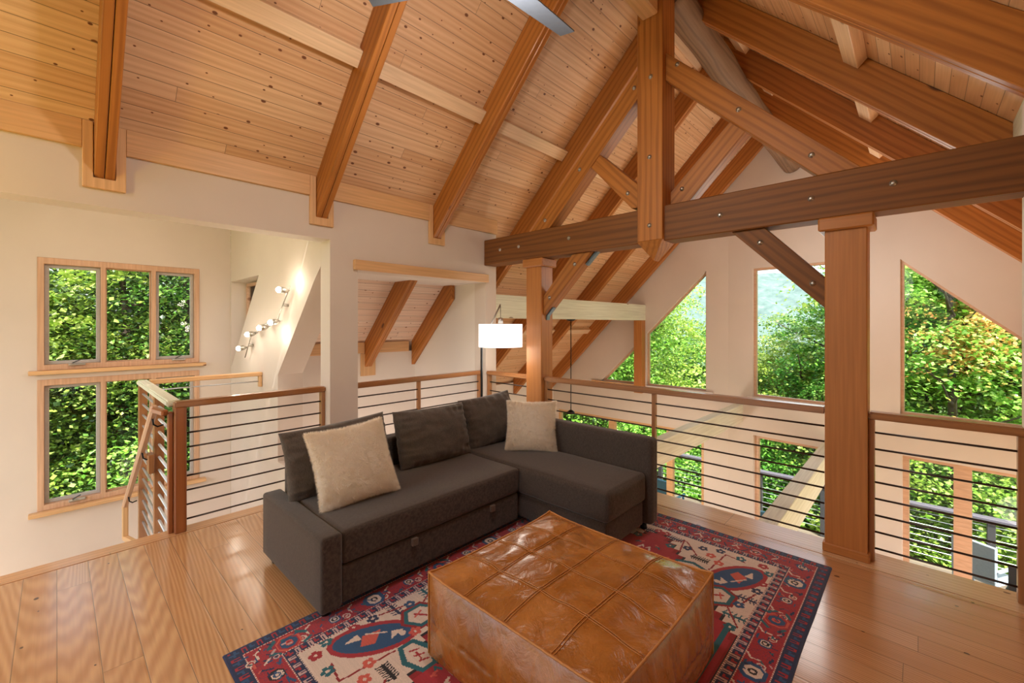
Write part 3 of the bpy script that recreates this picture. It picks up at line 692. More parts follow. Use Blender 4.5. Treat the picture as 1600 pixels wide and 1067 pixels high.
# ================================================================== SOFA
def rbox(name, a, b, mat, parent, r=0.03, puff=0.0, seg=4, n=10):
    """upholstered block: subdivided, rounded, slightly puffed"""
    a = Vector(a); b = Vector(b); c = (a+b)/2; h = (b-a)/2; h = Vector([abs(v) for v in h])
    vs = []; fs = []; idx = {}
    def vid(p):
        k = tuple(round(q, 5) for q in p)
        if k not in idx: idx[k] = len(vs); vs.append(p)
        return idx[k]
    for ax in range(3):
        u, v = [i for i in range(3) if i != ax]
        for s in (-1, 1):
            def coords(m):
                hh = h[m]; rr = min(r, hh*0.98)
                e = [-hh+rr*(1-math.cos(t*math.pi/2/3)) for t in range(4)]
                inner = [(-hh+rr)+(2*(hh-rr))*i/n for i in range(1, n)]
                return e + inner + [-q for q in reversed(e)]
            U = coords(u); W = coords(v)
            for i in range(len(U)-1):
                for j in range(len(W)-1):
                    q = []
                    for (x, y) in ((i, j), (i+1, j), (i+1, j+1), (i, j+1)):
                        p = [0, 0, 0]; p[ax] = s*h[ax]; p[u] = U[x]; p[v] = W[y]
                        q.append(vid(p))
                    fs.append(tuple(q if s > 0 else q[::-1]))
    out = []
    for p in vs:
        P = Vector(p); rr = Vector([min(r, q*0.98) for q in h])
        core = Vector([max(-h[i]+rr[i], min(h[i]-rr[i], P[i])) for i in range(3)])
        d = P-core
        if d.length > 1e-6:
            m = max(abs(d[i])/rr[i] for i in range(3))
            dn = d.normalized(); P = core + Vector([dn[i]*rr[i] for i in range(3)])*m
        f = [1-(p[i]/h[i])**2 for i in range(3)]
        for i in range(3):
            o = [k for k in range(3) if k != i]
            if abs(p[i]) >= h[i]*0.999:
                P[i] += math.copysign(puff*(max(0, f[o[0]])*max(0, f[o[1]]))**0.5, p[i])
        nz = noise.noise(Vector(P)*6+c*3)*0.003
        out.append(c+P+Vector((0, 0, nz)))
    o = put(name, out, fs, mat, parent, Matrix.Translation(c), True); fix_normals(o.data)
    for p in o.data.polygons: p.use_smooth = True
    return o
M_TAB = fabric('tab_weave', srgb(92, 78, 68), srgb(116, 100, 88))
SX0, SX1 = -3.14, -2.235
sofa = empty('sofa', (-2.6, 2.0, 0), 'dark gray-brown fabric corner sofa with chaise on the right', 'sofa')
rbox('arm_block', (SX0, 0.93, 0.05), (SX1+0.012, 1.045, 0.445), M_SOFA, sofa, 0.018, 0.0)
rbox('back', (SX0-0.0, 1.06, 0.05), (SX0+0.12, 3.0, 0.66), M_SOFA, sofa, 0.03)
rbox('seat', (SX0+0.12, 1.05, 0.262), (SX1, 2.447, 0.445), M_SOFA, sofa, 0.022, 0.006)
dr = rbox('drawer_front', (SX0+0.12, 1.05, 0.055), (SX1-0.008, 2.44, 0.255), M_SOFA, sofa, 0.012)
for y in (1.50, 2.16):
    box('pull_tab', (SX1-0.012, y-0.022, 0.205), (SX1+0.012, y+0.022, 0.250), M_TAB, dr, 0.004)
rbox('chaise_seat', (SX0+0.12, 2.455, 0.245), (-1.47, 3.0, 0.455), M_SOFA, sofa, 0.03, 0.008)
rbox('chaise_base', (SX0+0.12, 2.475, 0.06), (-1.495, 3.0, 0.242), M_SOFA, sofa, 0.012)
rbox('side_arm', (SX0, 3.005, 0.06), (-1.43, 3.125, 0.705), M_SOFA, sofa, 0.035)
for x, y in ((-2.30, 0.985), (-3.05, 0.985), (-1.55, 2.56), (-1.52, 3.06), (-3.05, 3.06)):
    lathe('foot', [(0.022, 0.0), (0.026, 0.012), (0.02, 0.055)], (x, y, 0.0), (0, 0, 1), M_BLACK, sofa, 14)

def pillow(name, c, w, h, t, rot, mat, label, cat='cushion', group=None, p=0.42, bow=0.06, seed=0, wr=0.012, fur=False, N=44):
    """cushion: local X width, Z height, Y thickness"""
    Rm = rot
    M = Matrix.Translation(Vector(c)) @ Rm.to_4x4()
    vs = []; fs = []
    rnd = random.Random(seed)
    def P(i, j, s):
        u = -1+2*i/N; v = -1+2*j/N
        U = math.sin(u*math.pi/2)*0.5+u*0.5; V_ = math.sin(v*math.pi/2)*0.5+v*0.5
        e = max(0, (1-abs(U)**2.4))**p * max(0, (1-abs(V_)**2.4))**p
        x = U*w/2*(1-bow*(1-V_*V_)*abs(U)); z = V_*h/2*(1-bow*(1-U*U)*abs(V_))
        nn = noise.noise(Vector((U*2.2+seed, V_*2.2, s*3.0)))*0.6 + noise.noise(Vector((U*5+seed, V_*5, s*5.0)))*0.3
        cr = noise.noise(Vector((U*1.5+seed*2, V_*9, 7.7)))*abs(U)**3 + noise.noise(Vector((U*9+seed*2, V_*1.5, 3.7)))*abs(V_)**3
        y = s*(t/2*e) + s*wr*(nn+cr)*min(1, e*2)
        zz = z - 0.02*(1-V_)*e*0.5
        return Vector((x, y, zz))
    idx = {}
    def vid(i, j, s):
        edge = i in (0, N) or j in (0, N)
        k = (i, j, 0 if edge else s)
        if k not in idx: idx[k] = len(vs); vs.append(P(i, j, s))
        return idx[k]
    for s in (-1, 1):
        for i in range(N):
            for j in range(N):
                q = [vid(i, j, s), vid(i+1, j, s), vid(i+1, j+1, s), vid(i, j+1, s)]
                fs.append(tuple(q if s > 0 else q[::-1]))
    o = put(name, [M @ v for v in vs], fs, mat, None, M, True); fix_normals(o.data)
    for q in o.data.polygons: q.use_smooth = True
    tag(o, label, cat, group)
    if fur:
        bm = bmesh.new(); bm.from_mesh(o.data); bm.verts.ensure_lookup_table(); bm.faces.ensure_lookup_table()
        V2 = []; F2 = []
        dens = 14
        for f in bm.faces:
            cs = [v.co for v in f.verts]; ns = [v.normal for v in f.verts]
            for _ in range(dens):
                a, b = rnd.random(), rnd.random()
                p0 = cs[0].lerp(cs[1], a).lerp(cs[3].lerp(cs[2], a), b); n = ns[0].lerp(ns[1], a).lerp(ns[3].lerp(ns[2], a), b).normalized()
                cl = noise.noise_vector(p0*30)*0.8
                d = (n*1.0 + Vector((rnd.uniform(-1, 1), rnd.uniform(-1, 1), rnd.uniform(-1, 1)))*0.3 + cl*0.8 + Vector((0, 0, -0.2))).normalized()
                L_ = rnd.uniform(0.012, 0.02)
                sd = d.cross(n+Vector((0.01, 0.3, 0.02))).normalized()*0.0011
                k = len(V2); V2 += [p0-sd-n*0.002, p0+sd-n*0.002, p0+d*L_]; F2.append((k, k+1, k+2))
        bm.free()
        me = bpy.data.meshes.new('fur_pile'); me.from_pydata([tuple(v) for v in V2], [], F2); me.materials.append(mat)
        fo = bpy.data.objects.new('fur_pile', me); COL.objects.link(fo); fo.parent = o; fo['kind'] = 'stuff'
        fo.matrix_parent_inverse = M.inverted(); fo.matrix_basis = M
    return o
def rot_from(facing_deg, lean_deg, roll_deg=0):
    """cushion facing direction (its -Y... +Y normal) in plan, leaning back, rolled in its plane"""
    return Matrix.Rotation(R(facing_deg), 3, 'Z') @ Matrix.Rotation(R(lean_deg), 3, 'X') @ Matrix.Rotation(R(roll_deg), 3, 'Y')
# facing +X  -> rotate local Y onto -X... use 90 deg so width runs along world Y
pillow('back_cushion', (-2.93, 1.36, 0.65), 0.76, 0.45, 0.22, rot_from(92, -15, -2), M_CUSH, 'dark back cushion at the left end of the sofa, behind a white pillow', group=None, seed=3, bow=0.05, p=0.45, wr=0.028)
pillow('back_cushion', (-2.90, 2.13, 0.65), 0.70, 0.45, 0.24, rot_from(90, -17, 1), M_CUSH, 'middle dark back cushion of the sofa, nothing in front of it', seed=9, bow=0.05, p=0.45, wr=0.028)
pillow('back_cushion', (-2.92, 2.78, 0.665), 0.60, 0.46, 0.22, rot_from(84, -17, -4), M_CUSH, 'dark back cushion in the sofa corner partly hidden by a white pillow', seed=15, bow=0.05, p=0.45, wr=0.028)
pillow('fluffy_pillow', (-2.64, 1.31, 0.665), 0.50, 0.49, 0.22, rot_from(84, -26, -4), M_FUR, 'cream fluffy pillow leaning at the left end of the sofa', 'pillow', seed=21, bow=0.08, p=0.5, fur=True, wr=0.005)
pillow('fluffy_pillow', (-2.48, 2.87, 0.66), 0.44, 0.43, 0.20, rot_from(38, -20, 0), M_FUR, 'cream fluffy pillow in the right corner of the sofa', 'pillow', seed=27, bow=0.08, p=0.5, fur=True, wr=0.005)

# ================================================================== OTTOMAN
def pouf():
    X0, X1, Y0, Y1, Hh = -1.655, -0.705, 1.20, 2.09, 0.395
    root = empty('leather_pouf', ((X0+X1)/2, (Y0+Y1)/2, 0.008), 'square tan leather floor pouf with quilted top seams', 'pouf')
    cx, cy = (X0+X1)/2, (Y0+Y1)/2; hx, hy = (X1-X0)/2, (Y1-Y0)/2
    N = 120; seams = []
    def corner(u, v):
        # plan outline slightly bowed with sharp ears at the corners
        bx = 1-0.035*(1-u*u)*0; k = 0.03
        x = u*hx*(1-k*(1-v*v)*-0.2 + 0.012*(u*u*v*v)); y = v*hy*(1+0.012*(u*u*v*v))
        return x, y
    def seamf(a, wd=0.02):
        d = abs(a-round(a)); return d
    def topz(u, v):
        e = (1-u**4)*(1-v**4)
        gx, gy = (u+1)*2, (v+1)*2
        sx, sy = abs(gx-round(gx)), abs(gy-round(gy))
        pf = (min(1, sx/0.12)*min(1, sy/0.12))
        rid = math.exp(-((sx-0.02)/0.014)**2)*0.0035 + math.exp(-((sy-0.02)/0.014)**2)*0.0035
        w = noise.noise(Vector((u*2.2, v*2.2, 1.3)))*0.013 + noise.noise(Vector((u*7, v*3.0, 5.3)))*0.006
        # long creases on the window side
        cr = math.sin((u*9+v*2.0+noise.noise(Vector((u*3, v*3, 2)))*2.5))*0.007*max(0, v+0.2)**2
        drop = -0.05*max(0, u)**2 *max(0,1-abs(v)) 
        return Hh-0.012+0.028*e + 0.0035*pf*e - 0.003 + rid*(e > 0.02) + (w+cr)*min(1, e*3) + drop*0.3 + 0.014*(u*u*v*v)**3
    vs = []; fs = []
    g = {}
    for i in range(N+1):
        for j in range(N+1):
            u = -1+2*i/N; v = -1+2*j/N; x, y = corner(u, v)
            g[i, j] = len(vs); vs.append(Vector((cx+x, cy+y, topz(u, v))))
    for i in range(N):
        for j in range(N): fs.append((g[i, j], g[i+1, j], g[i+1, j+1], g[i, j+1]))
    o = put('top_panels', vs, fs, M_LEATHER, root, Matrix.Translation((cx, cy, 0.2)), True)
    # sides
    def side(k):
        vs = []; fs = []; K = 40
        gg = {}
        for i in range(N+1):
            t = -1+2*i/N
            u, v, nx, ny = [(t, -1, 0, -1), (1, t, 1, 0), (-t, 1, 0, 1), (-1, -t, -1, 0)][k]
            x, y = corner(u, v); zt = topz(u, v)
            for j in range(K+1):
                s = j/K
                z = 0.01+(zt-0.01)*s
                gx = (t+1)*2; sx = abs(gx-round(gx)); sy = abs(s*2-1)
                bul = 0.04*(1-t**6)*math.sin(math.pi*min(1, s*0.98+0.01))**0.8
                pf = 0.006*(min(1, sx/0.12)*min(1, sy/0.1))*(1-t**6)*math.sin(math.pi*s)
                w = noise.noise(Vector((t*3+k*9, s*1.2, 2.3)))*0.012 + noise.noise(Vector((t*11+k*5, s*2.0, 4.1)))*0.007
                rid = math.exp(-((sx-0.02)/0.014)**2)*0.003
                dd = bul+pf+(w+rid)*math.sin(math.pi*s)*(1-t**6)
                gg[i, j] = len(vs); vs.append(Vector((cx+x+nx*dd, cy+y+ny*dd, z)))
        for i in range(N):
            for j in range(K): fs.append((gg[i, j], gg[i+1, j], gg[i+1, j+1], gg[i, j+1]))
        return put('side_panel', vs, fs, M_LEATHER, root, Matrix.Translation((cx, cy, 0.2)), True)
    for k in range(4): side(k)
    # piping round the top rim and down the corners
    ring = []
    for k in range(4):
        for i in range(0, 60):
            t = -1+2*i/60
            u, v = [(t, -1), (1, t), (-t, 1), (-1, -t)][k]
            x, y = corner(u, v); ring.append((cx+x*1.004, cy+y*1.004, topz(u, v)+0.002+0.002*noise.noise(Vector((i*0.7, k, 0)))))
    ring.append(ring[0]); tube('piping', ring, 0.0048, M_SEAM, root, 6)
    for u, v in ((-1, -1), (1, -1), (1, 1), (-1, 1)):
        x, y = corner(u, v); z1 = topz(u, v)
        tube('piping', [(cx+x*1.004, cy+y*1.004, z1-(z1-0.02)*i/8) for i in range(9)], 0.004, M_SEAM, root, 6)
    # stitched seams on the top: pairs of fine cords
    for a in (-0.5, 0.0, 0.5):
        for d in (-0.012, 0.012):
            for ax in (0, 1):
                pts = []
                for i in range(61):
                    t = -0.985+1.97*i/60; u, v = (a+d, t) if ax == 0 else (t, a+d)
                    x, y = corner(u, v); pts.append((cx+x, cy+y, topz(u, v)+0.0003))
                tube('stitching', pts, 0.0017, M_SEAM, root, 5)
pouf()

# ================================================================== RUG
def rug():
    x0, x1, y0, y1 = -2.36, -0.402, 0.53, 3.387
    W, Hh = x1-x0, y1-y0
    nx, ny = 360, 524
    s = (np.arange(nx)+0.5)/nx*W; t = (np.arange(ny)+0.5)/ny*Hh
    Sg, Tg = np.meshgrid(s, t, indexing='ij')
    navy = np.array(srgb(30, 46, 88)[:3]); red = np.array(srgb(172, 40, 54)[:3]); cream = np.array(srgb(230, 212, 202)[:3])
    teal = np.array(srgb(30, 104, 120)[:3]); pink = np.array(srgb(214, 96, 84)[:3]); blue = np.array(srgb(38, 84, 132)[:3]); dark = np.array(srgb(28, 26, 34)[:3]); red2 = np.array(srgb(150, 26, 36)[:3])
    img = np.zeros((nx, ny, 3)); img[:] = red
    rn = random.Random(12)
    def poly(mask_pts, col, A=Sg, B=Tg):
        m = np.zeros(A.shape, bool); n = len(mask_pts)
        for i in range(n):
            (ax, ay), (bx, by) = mask_pts[i], mask_pts[(i+1) % n]
            if ay == by: continue
            c = ((ay > B) != (by > B)) & (A < (bx-ax)*(B-ay)/(by-ay)+ax)
            m ^= c
        img[m] = col
    def line(p, q, w, col, A=Sg, B=Tg):
        px, py = q[0]-p[0], q[1]-p[1]; l2 = px*px+py*py+1e-9
        u = np.clip(((A-p[0])*px+(B-p[1])*py)/l2, 0, 1)
        img[np.hypot(A-p[0]-u*px, B-p[1]-u*py) < w/2] = col
    d = np.minimum(np.minimum(Sg, W-Sg), np.minimum(Tg, Hh-Tg))
    dw = np.where(np.minimum(Sg, W-Sg) < np.minimum(Tg, Hh-Tg), Tg, Sg)   # coordinate running along the border
    b0, b1, b2, b3 = 0.006, 0.066, 0.196, 0.244
    lil = np.array(srgb(206, 176, 178)[:3])
    def guard(e0, e1, per, c1, c2):
        k = (d > e0) & (d < e1); img[k] = navy
        u = (dw/per) % 1; v_ = (d-e0)/(e1-e0)
        img[k & (v_ > 0.15) & (v_ < 0.85) & (u > 0.05) & (u < 0.42)] = c1
        img[k & (v_ > 0.35) & (v_ < 0.85) & (u > 0.14) & (u < 0.30)] = navy
        img[k & (v_ > 0.15) & (v_ < 0.5) & (u > 0.55) & (u < 0.75)] = c2
        img[k & (v_ > 0.4) & (v_ < 0.62) & (u > 0.55) & (u < 0.93)] = c2
    img[d < b1] = navy
    guard(b0, b1, 0.066, red, blue); guard(b2, b3, 0.060, lil, red)
    for e in (b1+0.003, b2-0.002, b3): img[(abs(d-e) < 0.0042) & ((dw/0.014) % 1 < 0.6)] = cream
    field = d > b3+0.004; img[field] = cream
    def diamond(cx, cy, r, cols, steep=1.0):
        for i, c in enumerate(cols):
            q = r*(1-i/len(cols))
            m = np.maximum(np.abs(Sg-cx), np.abs(Tg-cy)) < q*0.9
            m &= (np.abs(Sg-cx)+np.abs(Tg-cy)*steep) < q*1.3
            img[m] = c
    mid = (b1+b2)/2+0.006
    # streaky dye in the main border
    mb = (d > b1+0.008) & (d < b2-0.006)
    st = np.random.RandomState(3).rand(nx, ny) < 0.16
    img[mb & st] = red*0.6+navy*0.4
    ty0 = Hh-0.137; k = 0
    while ty0 > 0.05:
        for cx in (mid, W-mid):
            if k % 2 == 0: diamond(cx, ty0, 0.034, [blue, cream, dark, cream])
            else:
                big = [blue, blue, cream, cream, dark, cream] if k % 4 == 1 else [pink, red, blue, blue, pink, red]
                diamond(cx, ty0, 0.062, big)
                if k % 4 == 3:
                    for q in (-1, 1):
                        line((cx-0.055, ty0+0.05*q), (cx-0.02, ty0+0.085*q), 0.018, teal); line((cx+0.05, ty0+0.055*q), (cx+0.03, ty0+0.09*q), 0.016, teal)
            line((cx-0.05, ty0-0.11), (cx-0.03, ty0-0.14), 0.009, cream); line((cx-0.03, ty0-0.14), (cx+0.01, ty0-0.135), 0.009, cream)
            line((cx+0.05, ty0-0.09), (cx+0.045, ty0-0.12), 0.012, navy); diamond(cx+0.02, ty0-0.17, 0.022, [cream, red, cream])
            line((cx-0.04, ty0-0.17), (cx-0.04, ty0-0.2), 0.011, blue)
        ty0 -= 0.225; k += 1
    sx0 = W-0.141-0.26
    k = 0
    while sx0 > 0.2:
        for cy in (mid, Hh-mid):
            diamond(sx0, cy, 0.036, [dark, cream, blue, cream] if k % 3 else [lil, pink, dark, cream])
            for q in (-1, 1):
                line((sx0+0.075*q, cy-0.045), (sx0+0.05*q, cy+0.0), 0.011, navy); line((sx0+0.09*q, cy+0.045), (sx0+0.06*q, cy+0.03), 0.013, blue)
                line((sx0+0.10*q, cy-0.02), (sx0+0.125*q, cy+0.01), 0.010, cream); diamond(sx0+0.115*q, cy+0.035, 0.016, [lil, navy])
        sx0 -= 0.25; k += 1
    for _ in range(420):
        if rn.random() < 0.5: cx = rn.choice((rn.uniform(b1+0.015, b2-0.015), W-rn.uniform(b1+0.015, b2-0.015))); cy = rn.uniform(0.07, Hh-0.07)
        else: cy = rn.choice((rn.uniform(b1+0.015, b2-0.015), Hh-rn.uniform(b1+0.015, b2-0.015))); cx = rn.uniform(0.07, W-0.07)
        c = rn.choice((navy, blue, navy, pink, lil, teal, blue)); an = rn.choice((0, 0.785, 1.57, 2.356)); l = rn.uniform(0.005, 0.013)
        line((cx-l*math.cos(an), cy-l*math.sin(an)), (cx+l*math.cos(an), cy+l*math.sin(an)), 0.008, c)
    # field, four-fold mirrored
    A = np.abs(Sg-W/2); B = np.abs(Tg-Hh/2)
    fm = field.copy(); keep = img.copy()
    Bq = np.floor(B/0.06)*0.06
    LZ = A/0.98 + Bq/1.10
    for lim, c in ((1.03, dark), (1.012, red2), (0.985, red)): img[(LZ < lim) & (A < 0.715+ (lim-0.985)*0.4)] = c
    m = (A > 0.66) & (A < 0.685) & (B < 0.42); img[m] = teal
    def qpoly(pts, c): poly(pts, c, A, B)
    def qline(p, q, w, c): line(p, q, w, c, A, B)
    def ell(cx, cy, rx, ry, c, rot=0.0):
        u = (A-cx)*math.cos(rot)+(B-cy)*math.sin(rot); v_ = -(A-cx)*math.sin(rot)+(B-cy)*math.cos(rot)
        img[((u/rx)**2+(v_/ry)**2 < 1)] = c
    def hexa(cx, cy, rx, ry, c):
        img[(np.abs(A-cx)/rx < 1) & (np.abs(A-cx)/rx*0.5+np.abs(B-cy)/ry < 1)] = c
    # inner lozenge of the medallion
    for lim, c in ((0.46, dark), (0.44, teal), (0.41, cream), (0.30, navy), (0.27, red), (0.14, cream), (0.08, navy)): img[(A/0.98+B/1.10) < lim] = c
    rot = math.atan2(0.33, 0.18)
    ell(0.57, 0.885, 0.215, 0.115, red, rot); ell(0.57, 0.885, 0.19, 0.088, blue, rot)
    qpoly([(0.52, 0.75), (0.50, 0.83), (0.55, 0.80)], cream); qpoly([(0.60, 0.83), (0.53, 0.90), (0.56, 0.96), (0.62, 0.92)], pink)
    qpoly([(0.60, 0.93), (0.63, 1.01), (0.65, 0.93)], cream); ell(0.50, 0.77, 0.022, 0.016, cream); qline((0.56, 0.82), (0.62, 0.90), 0.010, cream)
    hexa(0.32, 0.80, 0.105, 0.085, teal); hexa(0.32, 0.80, 0.08, 0.055, cream)
    for q in (0.27, 0.31, 0.35): qline((q, 0.775), (q+0.015, 0.815), 0.010, red); 
    qline((0.29, 0.80), (0.34, 0.795), 0.009, red)
    hexa(0.545, 0.63, 0.095, 0.12, red2); hexa(0.545, 0.63, 0.08, 0.10, teal); hexa(0.545, 0.63, 0.06, 0.075, cream); qline((0.52, 0.61), (0.57, 0.65), 0.014, red); qline((0.57, 0.61), (0.55, 0.66), 0.010, pink)
    for (cx, cy, c, n_) in ((0.33, 0.945, dark, 8), (0.10, 1.10, navy, 7), (0.685, 0.70, navy, 6), (0.67, 0.50, teal, 5)):
        qline((cx-0.05, cy), (cx+0.05, cy), 0.018, c)
        for k in range(n_):
            q = cx-0.048+0.096*k/(n_-1); qline((q, cy), (q+0.008, cy+0.032), 0.007, c); qline((q, cy), (q+0.008, cy-0.026), 0.007, c)
    for (p, q) in (((0.18, 1.12), (0.30, 0.98)), ((0.06, 1.02), (0.18, 1.12)), ((0.42, 0.86), (0.44, 1.12)), ((0.44, 1.12), (0.56, 1.10)), ((0.20, 0.94), (0.16, 1.13)), ((0.62, 0.56), (0.71, 0.42)), ((0.70, 0.78), (0.66, 0.60))):
        qline(p, q, 0.010, red2)
    bl = [(0.22, 1.03, navy), (0.30, 1.10, navy), (0.12, 0.98, teal), (0.40, 1.14, navy), (0.53, 1.13, teal), (0.66, 1.13, red), (0.71, 1.06, teal), (0.71, 0.92, red), (0.44, 0.98, pink), (0.70, 0.82, navy), (0.46, 0.72, pink), (0.66, 0.62, blue), (0.68, 0.40, teal), (0.03, 1.13, red), (0.37, 1.04, pink)]
    for i, (cx, cy, c) in enumerate(bl):
        for k in range(5):
            an = k*1.256+i; r_ = 0.020
            img[((A-cx-r_*math.cos(an))**2+(B-cy-r_*math.sin(an))**2 < 0.0125**2) & field] = c
        img[((A-cx)**2+(B-cy)**2 < 0.007**2) & field] = cream
    rn2 = random.Random(5)
    for _ in range(190):
        cx = rn2.uniform(0.0, 0.66); cy = rn2.uniform(0, 1.0); lz = cx/0.98+cy/1.10
        if lz > 0.92 or lz < 0.50: continue
        c = rn2.choice((navy, cream, teal, pink, dark, blue, cream)); an = rn2.uniform(0, 3.14); l = rn2.uniform(0.01, 0.026)
        line((cx-l*math.cos(an), cy-l*math.sin(an)), (cx+l*math.cos(an), cy+l*math.sin(an)), 0.013, c, A, B)
        line((cx+l*math.cos(an), cy+l*math.sin(an)), (cx+l*math.cos(an+1.3), cy+l*math.sin(an+1.3)), 0.009, c, A, B)
    for _ in range(60):
        cx = rn2.uniform(0.0, 0.40); cy = rn2.uniform(0, 0.44); lz = cx/0.98+cy/1.10
        if lz > 0.39 or lz < 0.315: continue
        line((cx, cy), (cx+0.02, cy+0.012), 0.011, rn2.choice((navy, red, teal)), A, B)
    img[~fm & (d > b3+0.004)] = keep[~fm & (d > b3+0.004)]
    m = d <= b3+0.004; img[m] = keep[m]
    # fading: per-row dye variation
    img *= (0.92+0.08*np.random.RandomState(1).rand(1, ny, 1))
    vs = []; 
    for i in range(nx+1):
        x = x0+W*i/nx
        for j in range(ny+1):
            y = y0+Hh*j/ny
            edge = min(i, nx-i, j, ny-j) == 0
            wx = 0.012*noise.noise(Vector((y*2.2, 3, 0)))*max(0, (x-x0)/W-0.6) 
            vs.append((x+wx, y, 0.002 if edge else 0.009+0.002*noise.noise(Vector((x*4, y*4, 0)))+ 0.004*max(0, noise.noise(Vector((x*2.0, y*3.5, 3))))*max(0, (x+1.2))))
    g = lambda i, j: i*(ny+1)+j
    fs = [(g(i, j), g(i+1, j), g(i+1, j+1), g(i, j+1)) for i in range(nx) for j in range(ny)]
    me = bpy.data.meshes.new('rug'); me.from_pydata(vs, [], fs)
    ca = me.color_attributes.new('pattern', 'FLOAT_COLOR', 'CORNER')
    flat = img.reshape(nx*ny, 3); cols = np.ones((nx*ny, 4, 4)); cols[:, :, :3] = flat[:, None, :]
    ca.data.foreach_set('color', cols.reshape(-1).astype(np.float32))
    m, N, L, b = newmat('rug_wool')
    at = N.new('ShaderNodeVertexColor'); at.layer_name = 'pattern'
    v = mapping(N, L, (1, 1, 1)); n = tex_noise(N, L, v, 350, 2); n3 = tex_noise(N, L, v, 7, 3)
    c = mixc(N, L, 1.0, at.outputs[0], ramp(N, L, n, [(0.3, (0.72, 0.72, 0.72, 1)), (0.7, (1.1, 1.1, 1.1, 1))]), 'MULTIPLY')
    L.new(c, b.inputs['Base Color']); b.inputs['Roughness'].default_value = 0.9; b.inputs['Specular IOR Level'].default_value = 0.15
    b.inputs['Sheen Weight'].default_value = 0.3
    bump(N, L, b, n, 0.4, 0.004)
    me.materials.append(m)
    for p in me.polygons: p.use_smooth = True
    o = bpy.data.objects.new('rug', me); COL.objects.link(o)
    tag(o, 'patterned oriental rug in red, navy and cream under the pouf', 'rug')
rug()

# ================================================================== FLOOR LAMP
lt = empty('floor_lamp', (-3.56, 3.27, 0), 'black arc floor lamp with a lit white drum shade behind the sofa', 'lamp')
lathe('base', [(0.14, 0), (0.14, 0.02), (0.02, 0.03)], (-3.56, 3.27, 0), (0, 0, 1), M_BLACK, lt, 28)
tube('pole', [(-3.56, 3.27, 0.02), (-3.56, 3.27, 1.36)], 0.013, M_BLACK, lt, 10)
ax_, ay_ = -3.56+0.154, 3.27+0.145
tube('arm', [(-3.56, 3.27, 1.34), (ax_, ay_, 1.775)], 0.009, M_STEEL, lt, 8)
lathe('joint', [(0.012, -0.02), (0.018, 0), (0.012, 0.02)], (-3.56, 3.27, 1.35), (1, 0.9, 0), M_BLACK, lt, 12)
tube('cord', [(ax_, ay_, 1.775), (ax_+0.0, ay_+0.0, 1.60)], 0.003, M_BLACK, lt, 6)
sx_, sy_ = ax_, ay_
lathe('socket', [(0.028, 0), (0.028, 0.05), (0.02, 0.065)], (sx_, sy_, 1.56), (0, 0, 1), M_STEEL, lt, 14)
def drum(c, r, h):
    vs = []; fs = []; n = 40
    for z in (0, h):
        for k in range(n):
            t = 2*math.pi*k/n; vs.append((c[0]+r*math.cos(t), c[1]+r*math.sin(t), c[2]+z))
    for k in range(n): fs.append((k, (k+1) % n, (k+1) % n+n, k+n))
    o = put('shade', vs, fs, M_SHADE, lt, Matrix.Translation(c), True)
    md = o.modifiers.new('thickness', 'SOLIDIFY'); md.thickness = 0.004
    d2 = put('shade_diffuser', [(c[0]+(r-0.006)*math.cos(2*math.pi*k/n), c[1]+(r-0.006)*math.sin(2*math.pi*k/n), c[2]+h-0.012) for k in range(n)], [tuple(range(n))], M_SHADE, lt, Matrix.Translation(c))
drum((sx_, sy_, 1.30), 0.245, 0.255)
lamp('floor_lamp_light', (sx_, sy_, 1.22), 6, (1, 0.9, 0.78), 0.15)

# ================================================================== STAIR TRACK LIGHT
tk = empty('track_light', (-5.4, 1.70, 1.5), 'zigzag wall light with five small lit spots on the stairwell wall', 'wall light')
ty = 1.655
tube('bar', [(-6.26, ty, 1.13), (-5.97, ty, 1.455)], 0.007, M_STEEL, tk)
tube('bar', [(-5.97, ty, 1.44), (-5.7, ty-0.02, 1.47), (-5.45, ty, 1.56), (-5.2, ty-0.02, 1.545), (-5.08, ty, 1.58)], 0.007, M_STEEL, tk)
tube('bar', [(-5.12, ty, 1.55), (-4.99, ty, 1.70), (-4.72, ty, 1.945)], 0.007, M_STEEL, tk)
for x, z in ((-6.12, 1.29), (-4.93, 1.755), (-5.45, 1.56)): lathe('mount', [(0.018, 0), (0.018, 0.05), (0.008, 0.056)], (x, 1.712, z), (0, -1, 0), M_STEEL, tk, 12)
heads = [(-6.22, 1.24), (-5.86, 1.42), (-5.42, 1.50), (-5.05, 1.56), (-4.80, 1.88)]
for i, (x, z) in enumerate(heads):
    y = 1.58
    dv = Vector((-0.25, -0.9, -0.15 if i < 4 else 0.1)).normalized()
    c0 = Vector((x+0.05, y+0.04, z+0.02))
    hd = lathe('spot_head', [(0.012, -0.03), (0.03, 0), (0.034, 0.04), (0.028, 0.041)], c0, dv, M_STEEL, tk, 14)
    bb = lathe('bulb', [(0.004, 0.03), (0.026, 0.045), (0.030, 0.06), (0.024, 0.075), (0.008, 0.086)], c0, dv, M_BULB, hd, 12)
    tube('stem', [tuple(c0-dv*0.03), (x+0.09, ty, z+0.03)], 0.005, M_STEEL, hd, 6)
    q = c0+dv*0.1
    lamp('spot_glow', tuple(q), 1.6, (1, 0.86, 0.68), 0.03)
lamp('spot_glow', (-4.62, 1.60, 1.98), 2.0, (1, 0.86, 0.68), 0.03)
lamp('spot_glow', (-4.98, 1.60, 1.45), 1.6, (1, 0.86, 0.68), 0.03)
lamp('stair_fill_light', (-5.6, 0.2, 2.7), 16, (1, 0.86, 0.74), 0.15)  # added fill to lift the stairwell walls, no fixture

